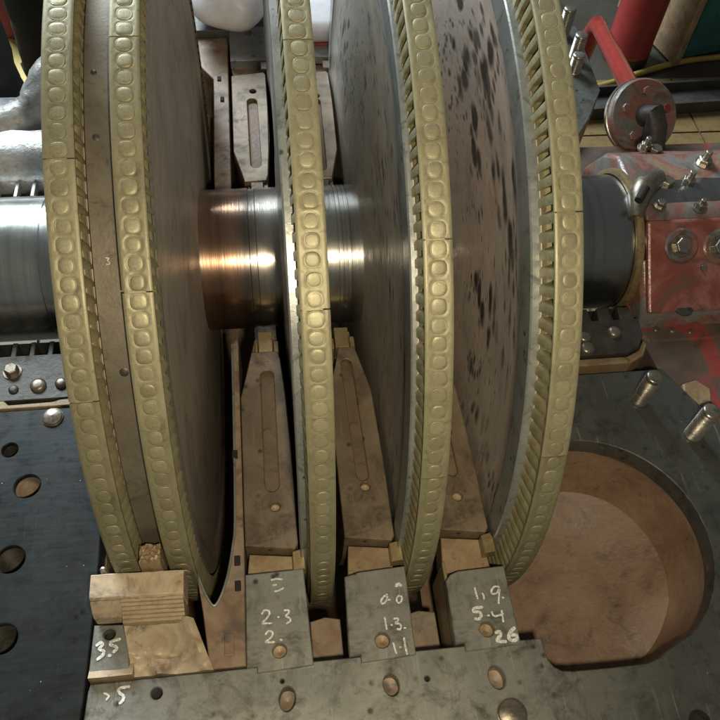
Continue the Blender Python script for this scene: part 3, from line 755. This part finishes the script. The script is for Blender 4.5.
# ------------------------------------------------------------------ pale guide block in front of the first wheel
blk = thing('guide_blade_block', 'pale tan stepped block marked 3.5 in front of the left double wheel', 'guide block', (-.25, -.55, -.1))
BI = Matrix.Translation((.25, .55, .1))
def bpart(name, bm, mat, parent=None, **k):
    bm.transform(BI); return obj(name, bm, mat, parent or blk, **k)
def prism_x(prof, x0, x1, nx=1, jit=0, skew=0):
    """profile [(y,z)] carried along x"""
    bm = B(); rings = []
    for i in range(nx + 1):
        x = x0 + (x1 - x0) * i / nx
        rings.append([bm.verts.new((x, y + skew * (x - x0) + random.uniform(-jit, jit), z + random.uniform(-jit, jit))) for y, z in prof])
    k = len(prof)
    for A, C in zip(rings, rings[1:]):
        for j in range(k): bm.faces.new((A[j], A[(j + 1) % k], C[(j + 1) % k], C[j]))
    bm.faces.new(rings[0]); bm.faces.new(list(reversed(rings[-1]))); return bm
# top ledge
bpart('ledge', prism_x([(-.4935, .0585), (-.5185, .0575), (-.5205, .055), (-.521, .02), (-.4935, .02)], -.3020, -.2035, 12, .0004, -.03), 'pale', bevel=.001)
# ribbed riser
rib = [(-.5205, .0525)]
for k in range(6): rib += [(-.5212 - k * .0035, .0528 - k * .0034), (-.5236 - k * .0035, .0518 - k * .0034), (-.5244 - k * .0035, .0496 - k * .0034)]
rib += [(-.5425, .028), (-.5425, .005), (-.5205, .005)]
bpart('ribbed_riser', prism_x(rib, -.270, -.2045, 8, .0003, -.03), 'wedge', smooth=25)
bpart('side_face', prism_x([(-.5205, .0525), (-.5290, .038), (-.5318, .030), (-.5325, .01), (-.5205, .01)], -.3025, -.2705, 4, .0004, -.03), 'pale', bevel=.001)
bm = lathe([(0, .008), (.003, .0075), (.0045, .005), (.0042, .0002)], 18, axis='Z', closed=False)
bm.transform(Matrix.Translation(U(150, 594, .046)) @ Matrix.Rotation(R_(32), 4, 'X') @ Matrix.Diagonal((1.05, 1.15, 1, 1))); bpart('chip', bm, 'pale', smooth=40, label='round pale chip on the ribbed riser')
# sloping concave face down to the flange
bm = B(); nx, ny = 22, 18; g = []
for i in range(nx + 1):
    a = i / nx; col = []
    for j in range(ny + 1):
        b = j / ny
        xa = -.2705 + .006 * b + (.0745 + .003 * b) * a + .009 * b * a
        y = -.5405 - .0485 * b - .0015 * a
        z = .030 * (1 - b) ** 1.1 - .001
        z -= .014 * math.exp(-((a - .45) / .33) ** 2) * math.exp(-((b - .52) / .30) ** 2)          # hollow
        z += .012 * math.exp(-((a - .90) / .09) ** 2) * (1 - .5 * b) + .009 * math.exp(-((a - .10 - .25 * b) / .07) ** 2) * b                                # right lip
        z += .003 * math.exp(-((b - .62 - .12 * a) / .05) ** 2)                                      # crease
        z += .0007 * math.sin(a * 23 + b * 17) + .0005 * math.sin(a * 41 - b * 31)
        col.append(bm.verts.new((xa, y, z)))
    g.append(col)
for i in range(nx):
    for j in range(ny): bm.faces.new((g[i][j], g[i + 1][j], g[i + 1][j + 1], g[i][j + 1]))
edge = [g[i][0] for i in range(nx + 1)] + [g[nx][j] for j in range(1, ny + 1)] + [g[i][ny] for i in range(nx - 1, -1, -1)] + [g[0][j] for j in range(ny - 1, 0, -1)]
lw = [bm.verts.new((v.co.x, v.co.y, -.03)) for v in edge]
for i in range(len(edge)): bm.faces.new((edge[i], edge[(i + 1) % len(edge)], lw[(i + 1) % len(edge)], lw[i]))
bpart('hollow_face', bm, 'pale', smooth=40)
lp = bpart('marked_plate', plate([(-.3065, -.5325), (-.272, -.5345), (-.2675, -.562), (-.2660, -.5895), (-.3085, -.5880)], [circle(-.2895, -.5435, .0066, 22, .0058)], .008, -.03), 'tab', bevel=.0012, label='steel plate with a hole and the figures 3.5')
bm = lathe([(.006, .0075), (-.006, .006), (-.008, .0002)], 20, axis='Z', closed=False); bm.transform(Matrix.Translation((-.2895, -.5435, 0))); bpart('hole_bottom', bm, 'dark_hole', lp)
pm = paint(lp, 'paint_mark', [([(36, 592), (56, 580), (66, 590), (48, 612), (70, 622), (66, 644), (40, 664)], .0034), ([(152, 562), (112, 574), (106, 590), (130, 598), (138, 612), (122, 626)], .0034), [(98, 644), (104, 646)]], (90, 530), 5.14, .0083, .0032); pm.location = (.25, .55, .1)
bpart('fillet', prism_x([(-.5890, .012), (-.5915, -.006), (-.5895, -.025), (-.56, -.025), (-.56, -.004)], -.308, -.262, 3, .0005), 'tan', smooth=30)
# rough stub standing between the two rows
bm = B(); n = 9
gr = {}
for i in range(n + 1):
    for j in range(n + 1):
        gr[i, j] = bm.verts.new((-.2485 + .022 * i / n, -.492 + .020 * j / n, .078 + random.uniform(-.0025, .0025) - .006 * abs(i / n - .5)))
for i in range(n):
    for j in range(n): bm.faces.new((gr[i, j], gr[i + 1, j], gr[i + 1, j + 1], gr[i, j + 1]))
ed = [gr[i, 0] for i in range(n + 1)] + [gr[n, j] for j in range(1, n + 1)] + [gr[i, n] for i in range(n - 1, -1, -1)] + [gr[0, j] for j in range(n - 1, 0, -1)]
lw = [bm.verts.new((v.co.x + random.uniform(-.001, .001), v.co.y - (.004 if v.co.y < -.48 else 0), .03)) for v in ed]
for i in range(len(ed)): bm.faces.new((ed[i], ed[(i + 1) % len(ed)], lw[(i + 1) % len(ed)], lw[i]))
bpart('stub', bm, 'tan', label='rough stub between the two bladed rows')
for p in (U(104, 571, .05), U(101, 582, .04)):
    bm = lathe([(-.006, .004), (.004, .004), (.006, .0025), (.0065, .0002)], 14, axis='Z', closed=False); bm.transform(Matrix.Translation(p)); bpart('screw_tip', bm, 'stud', smooth=40)

# ------------------------------------------------------------------ gland halves
def comb(x0, x1, ya, yb, teeth, notch):
    ol = [(x0, yb), (x1, yb)]
    w = (x1 - x0) / teeth
    for k in range(teeth):
        c = x1 - (k + .5) * w; q = w * notch
        ol += [(c + w * .5, ya - .022), (c + q, ya - .022), (c + q * .8, ya), (c - q * .8, ya), (c - q, ya - .022)]
    ol += [(x0, ya - .022)]
    clean = [ol[0]]
    for p in ol[1:]:
        if (Vector(p) - Vector(clean[-1])).length > 1e-5: clean.append(p)
    return clean
gl = thing('shaft_gland', 'dark toothed gland half under the shaft at the left edge', 'gland', (-.45, -.18, -.2), 'toothed shaft gland halves')
def gp(o, name, bm, mat, **k):
    bm.transform(Matrix.Translation(-Vector(o.location))); return obj(name, bm, mat, o, **k)
gp(gl, 'toothed_plate', plate(comb(-.70, -.312, -.132, -.2265, 16, .16), [], -.002, -.08), 'gland', bevel=.001)
gp(gl, 'lip_strip', plate([(-.70, -.2275), (-.447, -.2275), (-.440, -.2345), (-.385, -.2335), (-.375, -.2305), (-.312, -.2285), (-.312, -.2405), (-.70, -.2405)], [], .001, -.05), 'tan', bevel=.0008)
for (u, v, r) in ((38, 385, .0105), (61, 383, .008)):
    p = U(u, v, 0); domebolt('bolt', gl, Vector((p.x, p.y, -.002)) - Vector(gl.location), r, .006)
p = U(12, 371, 0); hexbolt('bolt', gl, Vector((p.x, p.y, -.002)) - Vector(gl.location), .0095, .010)
p = U(13, 389, 0); domebolt('bolt', gl, Vector((p.x, p.y, -.002)) - Vector(gl.location), .0065, .003, 'gland')
gr_ = thing('shaft_gland', 'dark toothed gland half under the shaft right of the pitted wheel', 'gland', (.38, -.18, -.2), 'toothed shaft gland halves')
olr = comb(.245, .438, -.140, -.205, 6, .34)
olr[0] = (.245, -.2215); olr[1] = (.405, -.2215); olr.insert(2, (.424, -.212)); olr.insert(3, (.436, -.193))
gp(gr_, 'toothed_plate', plate(olr, [], .012, -.06), 'gland', bevel=.0015)
gp(gr_, 'lip_strip', plate([(.245, -.2225), (.405, -.2225), (.426, -.213), (.438, -.196), (.441, -.204), (.430, -.222), (.408, -.2335), (.245, -.2335)], [], .004, -.03), 'tan', bevel=.0008)
for (u, v, r) in ((614, 333, .010), (584, 338, .010), (587, 349, .011)):
    p = U(u, v, .012); domebolt('bolt', gr_, Vector((p.x, p.y, .012)) - Vector(gr_.location), r, .007)
for g_, xa, xb in ((gl, -.70, -.312), (gr_, .245, .438)):
    gp(g_, 'gap_shade_sheet', plate([(xa, -.1125), (xb, -.1125), (xb, -.162), (xa, -.162)], [], -.03, -.07), 'dark_hole')  # near-black sheet added under the teeth as the shade of the open gap
# same glands on the far side of the shaft
gp(gl, 'toothed_plate', plate([(x, -y) for x, y in comb(-.70, -.312, -.132, -.2265, 16, .16)], [], -.002, -.08), 'gland', bevel=.001)
gp(gr_, 'toothed_plate', plate([(x, -y) for x, y in comb(.245, .438, -.140, -.2215, 6, .3)], [], -.002, -.06), 'gland', bevel=.0015)

# ------------------------------------------------------------------ red bearing housing on the right
bh = thing('bearing_housing', 'chipped red bearing housing with bolts at the right end of the shaft', 'bearing housing', (.7, 0, -.3))
def hp(name, bm, mat, parent=None, **k):
    bm.transform(Matrix.Translation((-.7, 0, .3))); return obj(name, bm, mat, parent or bh, **k)
capprof = [(.165, -.09), (.168, .005), (.12, .075), (.085, .100), (-.028, .100), (-.040, .096), (-.150, .004), (-.158, -.02), (-.158, -.06)]
hp('cap', prism_x(capprof, .451, .98, 14, .0014), 'redgrey', bevel=.006, smooth=40)
hp('front_cover', prism_x([(-.047, .094), (-.150, .006), (-.157, .012), (-.054, .1005)], .456, .98, 1), 'red', bevel=.004)
hp('rib_flange', prism_x([(-.024, .1015), (-.024, .1055), (-.040, .1055), (-.052, .098), (-.046, .0945)], .456, .98, 14, .0008), 'redgrey', bevel=.003, smooth=40)
bm = lathe([(.440, .1062), (.4505, .1062), (.4505, .114), (.447, .1145), (.441, .1135), (.440, .110)], 64); hp('seal_ring', bm, 'brass_key', smooth=35)
hp('base', plate([(.452, -.162), (.98, -.162), (.98, -.345), (.515, -.335), (.462, -.238)], [], -.022, -.30, .004), 'grimebase')
hp('foot_flange', plate([(.448, .25), (.98, .25), (.98, -.185), (.46, -.185), (.448, -.165)], [], -.0195, -.06, .004), 'grimebase')
nf = Vector((0, -.65, .76)).normalized()
def on_cap(u, v):      # where the pixel's ray meets the sloping cover
    d = (FWD + (u - 360) / FPX * RIGHT + (360 - v) / FPX * UP); p0 = Vector((0, -.100, .0565)); return CAM + d * ((p0 - CAM).dot(nf) / d.dot(nf))
HB = Vector((-.7, 0, .3))
for (u, v, r) in ((680, 246, .0125), (718, 247, .012)):
    p = on_cap(u, v)
    bm = lathe([(0, .027), (.005, .026), (.007, .023), (.006, .017), (.003, .015), (.0025, .010)], 28, axis='Z', closed=False); bm.transform(Matrix.Translation(p) @ Vector((0, 0, 1)).rotation_difference(nf).to_matrix().to_4x4()); hp('bolt_boss', bm, 'redgrey', smooth=40)
    hexbolt('bolt', bh, p + nf * .003 + HB, r, .011, 'stud', True, nf)
p = on_cap(702, 268); hexbolt('bolt', bh, p + HB, .006, .008, 'stud', False, nf)
p = on_cap(683, 309); domebolt('plug', bh, p + HB, .014, .004, 'gland')
for (u, v, z, r, s) in ((666, 184, .1, .0115, 0), (688, 183, .1, .010, .012), (704, 163, .1, .011, .012), (655, 152, .09, .010, 0), (645, 148, .09, .009, .01), (700, 208, .112, .008, .006), (660, 206, .112, .007, 0)):
    hexbolt('bolt', bh, U(u, v, z) + HB, r, .010, 'stud', True, (0, 0, 1), s)
# hollow lug at the end of the cap
bm = tube(B(), [(.442, -.045, .098), (.452, -.015, .110), (.470, .012, .112), (.50, .03, .105)], [.010, .017, .020, .012], 14); hp('lifting_lug', bm, 'bolt', smooth=50)
p = U(641, 196, .126); bm = tube(B(), [p - Vector((.006, .008, .001)), p + Vector((.010, .012, .004))], .0062, 14); hp('lug_hole', bm, 'dark_hole')
hexbolt('nut', bh, Vector((.490, -.286, -.018)) + HB, .023, .016, 'tan', False)
for (u, v) in ((656, 330), (672, 331), (690, 332)):
    domebolt('screw', bh, Vector((U(u, v, -.02).x, U(u, v, -.02).y, -.0195)) + HB, .005, .003)

# ------------------------------------------------------------------ far left bearing pedestal
lp_ = thing('bearing_pedestal', 'rough silver bearing pedestal behind the shaft at the left edge', 'bearing pedestal', (-.7, .3, -.3))
LP = Matrix.Translation((.7, -.3, .3))
def rough(bm, amp):
    for v in bm.verts: v.co += Vector((random.uniform(-amp, amp) for _ in range(3)))
    return bm
def lpp(name, bm, mat, **k):
    bm.transform(LP); return obj(name, bm, mat, lp_, **k)
lpp('body', rough(prism_x([(.155, -.06), (.155, .02), (.168, .052), (.20, .064), (.235, .060), (.250, .02), (.250, -.06)], -.95, -.405, 22, .002), .0012), 'castsilver', smooth=60)
lpp('rail', prism_x([(.120, -.06), (.120, .012), (.146, .014), (.146, -.06)], -.95, -.36, 4, .0004), 'gland', bevel=.002)
for x in (-.47, -.445, -.42, -.50, -.53):
    bm = B(); box(bm, x - .003, x + .003, .122, .1535, .0145, .03); lpp('web', bm, 'castsilver', bevel=.001)
bm = tube(B(), smooth_path([(-.60, .275, .03), (-.50, .268, .045), (-.455, .285, .06), (-.43, .32, .085), (-.405, .36, .10), (-.39, .42, .10)], 5), [.03] * 26, 16)
rough(bm, .003); lpp('oil_pipe', bm, 'castsilver', smooth=60)

# ------------------------------------------------------------------ background
FZ = -.8
bm = B(); box(bm, -4, 5, -3, 7, FZ - .1, FZ); fl = obj('floor', bm, 'grout'); fl['kind'] = 'structure'
tile = B(); box(tile, 0, .292, 0, .292, 0, .005); tm = None
for i in range(2, 9):
    for j in range(2, 6):
        if tm is None: o = obj('tile', tile, 'floor', fl, bevel=.002); tm = o.data
        else:
            o = bpy.data.objects.new('tile', tm); COL.objects.link(o); o.parent = fl
        o.location = (.3 * i - .1, .3 * j - .3, FZ + random.uniform(0, .0008))
for i in range(-6, -1):
    for j in range(2, 8):
        o = bpy.data.objects.new('tile', tm); COL.objects.link(o); o.parent = fl; o.location = (.3 * i - .1, .3 * j - .3, FZ + random.uniform(0, .0008))

# fire extinguisher
p = U(628, 66, FZ); ex = thing('fire_extinguisher', 'red fire extinguisher cylinder standing beside the teal cabinet', 'extinguisher', (p.x, p.y + .05, FZ + .006))
obj('cylinder', lathe([(0, .0002), (0, .075), (.012, .078), (.03, .078), (.035, .083), (.06, .083), (.065, .080), (.40, .080), (.45, .070), (.48, .04), (.50, .03), (.50, .0002)], 40, axis='Z', closed=False), 'extred', ex, smooth=35)
obj('skirt', lathe([(.0, .0835), (.034, .0835), (.034, .0800), (.0, .0800)], 40, axis='Z'), 'shoe', ex, smooth=35)
obj('label_band', lathe([(.30, .0806), (.42, .0806)], 40, R_(200), R_(340), 'Z', False), 'plastic_white', ex, smooth=60)
bm = B(); box(bm, -.012, .012, -.09, .02, .51, .53); box(bm, -.015, .015, -.02, .02, .498, .56); obj('valve', bm, 'gland', ex, bevel=.003)
# teal cabinet
p = U(690, 62, FZ); tc = thing('tool_cabinet', 'dark teal painted steel cabinet at the back right', 'cabinet', (p.x + .04, p.y + .12, FZ + .006)); tc.rotation_euler = (0, 0, R_(14))
bm = B(); box(bm, -.13, .16, -.10, .25, .01, .75); obj('body', bm, 'teal', tc, bevel=.006)
bm = B(); box(bm, -.115, .145, -.112, -.102, .05, .38); obj('door', bm, 'teal', tc, bevel=.003)
bm = B(); box(bm, -.115, .145, -.112, -.102, .40, .72); obj('door', bm, 'teal', tc, bevel=.003)
bm = B(); box(bm, -.165, -.138, -.13, .27, .01, .80); obj('side_post', bm, 'tan', tc, bevel=.004)
# red pipe with bolted flange
A = U(597, 28, -.12); Bp = U(648, 112, -.12)
a3 = Vector((A.x, A.y, -.17)); b3 = Vector((Bp.x, Bp.y, -.06)); a3 = U(597, 24, -.16); b3 = U(645, 116, .02)
rp = thing('pipe_branch', 'glossy red pipe with round bolted flange behind the bearing housing', 'pipe', b3)
ax_ = (b3 - a3).normalized()
def rpp(name, bm, mat, parent=None, **k):
    bm.transform(Matrix.Translation(-b3)); return obj(name, bm, mat, parent or rp, **k)
rpp('pipe', tube(B(), [a3 + Vector((-.01, .01, -.16)), a3 + Vector((-.006, .006, -.04)), a3 + ax_ * .01, a3 + ax_ * .05, b3 - ax_ * .01], [.020, .023, .022, .0185, .0185], 24), 'pipered', smooth=50)
fn = Vector((.10, -.62, .62)).normalized()
Q = Matrix.Translation(b3) @ Vector((0, 0, 1)).rotation_difference(fn).to_matrix().to_4x4()
bm = lathe([(-.022, .0002), (-.022, .062), (-.018, .066), (-.004, .066), (0, .063), (.0005, .0002)], 48, axis='Z', closed=False); bm.transform(Q); fo = rpp('flange', bm, 'redgrey', smooth=35)
bm = lathe([(-.0235, .0662), (-.0225, .0682), (-.016, .0682), (-.015, .0662)], 48, axis='Z'); bm.transform(Q); rpp('flange_rim', bm, 'stud', fo, smooth=40)
for k, a in enumerate((20, 92, 164, 236, 308)):
    pp = Q @ Vector((.042 * math.cos(R_(a)), .042 * math.sin(R_(a)), .0005)); hexbolt('bolt', rp, pp - b3, .0085, .007, 'redgrey' if k else 'extred', False, fn)
rpp('stem', tube(B(), [b3 + fn * .001, b3 + fn * .03, b3 + Vector((.01, -.03, .0)), b3 + Vector((.02, -.06, -.09))], [.02, .018, .02, .022], 16), 'gland', smooth=50)
# yellow hose
hs = smooth_path([U(560, 92, FZ + .012), U(600, 86, FZ + .012), U(640, 73, FZ + .012), U(680, 62, FZ + .012), U(720, 57, FZ + .012), U(800, 50, FZ + .012)], 8)
tag(obj('hose', tube(B(), hs, .011, 10), 'hose', smooth=60), 'thin yellow hose lying across the workshop floor', 'hose')
# dark lump of scrap and grey rag
def lump(name, mat, c, s, seed, label, cat, amp=.25):
    rnd = random.Random(seed); bm = B(); bmesh.ops.create_icosphere(bm, subdivisions=4, radius=1)
    ph = [(rnd.uniform(-3, 3), rnd.uniform(-3, 3), rnd.uniform(-3, 3), rnd.uniform(0, 6)) for _ in range(9)]
    for v in bm.verts:
        k = 1 + amp * sum(math.sin(v.co.dot(Vector(q[:3])) * 1.6 + q[3]) for q in ph) / 4
        v.co = Vector((v.co.x * s[0] * k, v.co.y * s[1] * k, max(v.co.z, -.55) * s[2] * k))
    o = obj(name, bm, mat, smooth=80); o.location = c; return tag(o, label, cat)
# dark steel channel on the floor
ca, cb_ = U(590, 112, FZ + .03), U(800, 98, FZ + .03); ch = thing('steel_channel', 'dark steel channel lying on the floor behind the red flange', 'channel', (ca.x, ca.y, FZ + .006)); ch.rotation_euler = (0, 0, math.atan2(cb_.y - ca.y, cb_.x - ca.x))
Lc = (cb_ - ca).length
bm = B(); box(bm, -.1, Lc, 0, .10, 0, .012); obj('web', bm, 'channel', ch, bevel=.002)
for y0 in (-.0125, .1005):
    bm = B(); box(bm, -.1, Lc, y0, y0 + .012, 0, .045); obj('flange', bm, 'channel', ch, bevel=.002)
lump('white_bag', 'plastic_white', U(228, -14, .06), (.075, .11, .06), 11, 'white plastic bag on the far flange behind the first wheel', 'bag', .12)
# small white carton with red edge
q = U(326, 44, .02); cb = thing('carton', 'small white carton with red lower edge behind the thin middle wheel', 'carton', (q.x, q.y + .05, .002))
bm = B(); box(bm, -.04, .04, -.03, .06, .008, .05); obj('box', bm, 'plastic_white', cb, bevel=.003)
bm = B(); box(bm, -.042, .042, -.033, .062, 0, .0075); obj('red_base', bm, 'extred', cb, bevel=.002)
# red container and yellow board seen between the legs
q = U(22, 46, FZ); rb = thing('red_container', 'dark red container with white rim standing behind the legs', 'container', (q.x, q.y + .08, FZ + .006))
obj('bucket', lathe([(0, .0002), (0, .085), (.20, .10), (.21, .10), (.21, .092), (.02, .08), (.02, .0002)], 32, axis='Z', closed=False), 'maroon', rb, smooth=40)
obj('rim', lathe([(.2, .101), (.2, .106), (.222, .106), (.222, .095)], 32, axis='Z'), 'plastic_white', rb, smooth=40)
a = U(10, 48, FZ); b = U(38, 90, FZ)
bm = B(); d = (b - a).normalized(); n_ = Vector((-d.y, d.x, 0)) * .035
v0 = [a - d * .2 - n_, b + d * .1 - n_, b + d * .1 + n_, a - d * .2 + n_]
lo = [bm.verts.new((p.x, p.y, FZ + .007)) for p in v0]; hi = [bm.verts.new((p.x, p.y, FZ + .03)) for p in v0]
bm.faces.new(hi); bm.faces.new(list(reversed(lo)))
for i in range(4): bm.faces.new((lo[i], lo[(i + 1) % 4], hi[(i + 1) % 4], hi[i]))
tag(obj('board', bm, 'yellow', bevel=.003), 'narrow yellow board on the floor by the legs', 'board')

# ------------------------------------------------------------------ person at the far left, only the legs in view
px, py = -.79, 1.32
joints = {'pelvis': (0, .05, .92, .125), 'chest': (0, .0, 1.22, .15), 'neckb': (0, -.03, 1.45, .07), 'neck': (0, -.04, 1.52, .052), 'head': (0, -.07, 1.62, .085), 'crown': (0, -.06, 1.72, .075)}
for s, n in ((-1, 'l'), (1, 'r')):
    joints.update({'hip' + n: (s * .09, .04, .86, .095), 'knee' + n: (s * .09, .10 * s, .48, .066), 'ank' + n: (s * .08, .02 + .16 * s, .10, .045), 'heel' + n: (s * .08, .03 + .16 * s, .045, .04), 'toe' + n: (s * .09, -.15 + .16 * s, .035, .036),
                   'sh' + n: (s * .18, 0, 1.40, .065), 'el' + n: (s * .25, -.04, 1.12, .045), 'wr' + n: (s * .20, -.22, .98, .032), 'ha' + n: (s * .17, -.29, .96, .036)})
names = list(joints); edges = [('pelvis', 'chest'), ('chest', 'neckb'), ('neckb', 'neck'), ('neck', 'head'), ('head', 'crown')]
for n in 'lr': edges += [('pelvis', 'hip' + n), ('hip' + n, 'knee' + n), ('knee' + n, 'ank' + n), ('ank' + n, 'heel' + n), ('heel' + n, 'toe' + n), ('chest', 'sh' + n), ('sh' + n, 'el' + n), ('el' + n, 'wr' + n), ('wr' + n, 'ha' + n)]
me = bpy.data.meshes.new('person'); me.from_pydata([joints[k][:3] for k in names], [(names.index(a), names.index(b)) for a, b in edges], [])
person = bpy.data.objects.new('person', me); COL.objects.link(person); person.location = (px, py, FZ + .006); person.rotation_euler = (0, 0, R_(20))
sk = person.modifiers.new('skin', 'SKIN'); ss = person.modifiers.new('sub', 'SUBSURF'); ss.levels = ss.render_levels = 2
for i, k in enumerate(names):
    r = joints[k][3]; me.skin_vertices[0].data[i].radius = (r, r)
me.skin_vertices[0].data[0].use_root = True
me.materials.append(M['navy'])
tag(person, 'person in dark navy trousers standing behind the casing, lower legs in view', 'person')
def ellip(c, r, mat, name):
    bm = B(); bmesh.ops.create_icosphere(bm, subdivisions=3, radius=1)
    for v in bm.verts: v.co = Vector((c[0] + v.co.x * r[0], c[1] + v.co.y * r[1], c[2] + v.co.z * r[2]))
    return obj(name, bm, mat, person, smooth=80)
for s in (-1, 1):
    ellip((s * .085, -.055 + .16 * s, .045), (.055, .145, .052), 'shoe', 'shoe')
    bm = tube(B(), smooth_path([(s * .09, .10 * s, .50), (s * .088, .005 + .12 * s, .32), (s * .083, .015 + .15 * s, .16), (s * .082, .02 + .16 * s, .085)], 5), [.08, .079, .077, .075, .074, .073, .0725, .072, .0715, .072, .073, .074, .075, .0765, .078, .079], 18, False)
    rough(bm, .004); obj('trouser_leg', bm, 'denimblue' if s < 0 else 'navy', person, smooth=80)
ellip((0, -.065, 1.665), (.088, .10, .085), 'hair', 'hair')
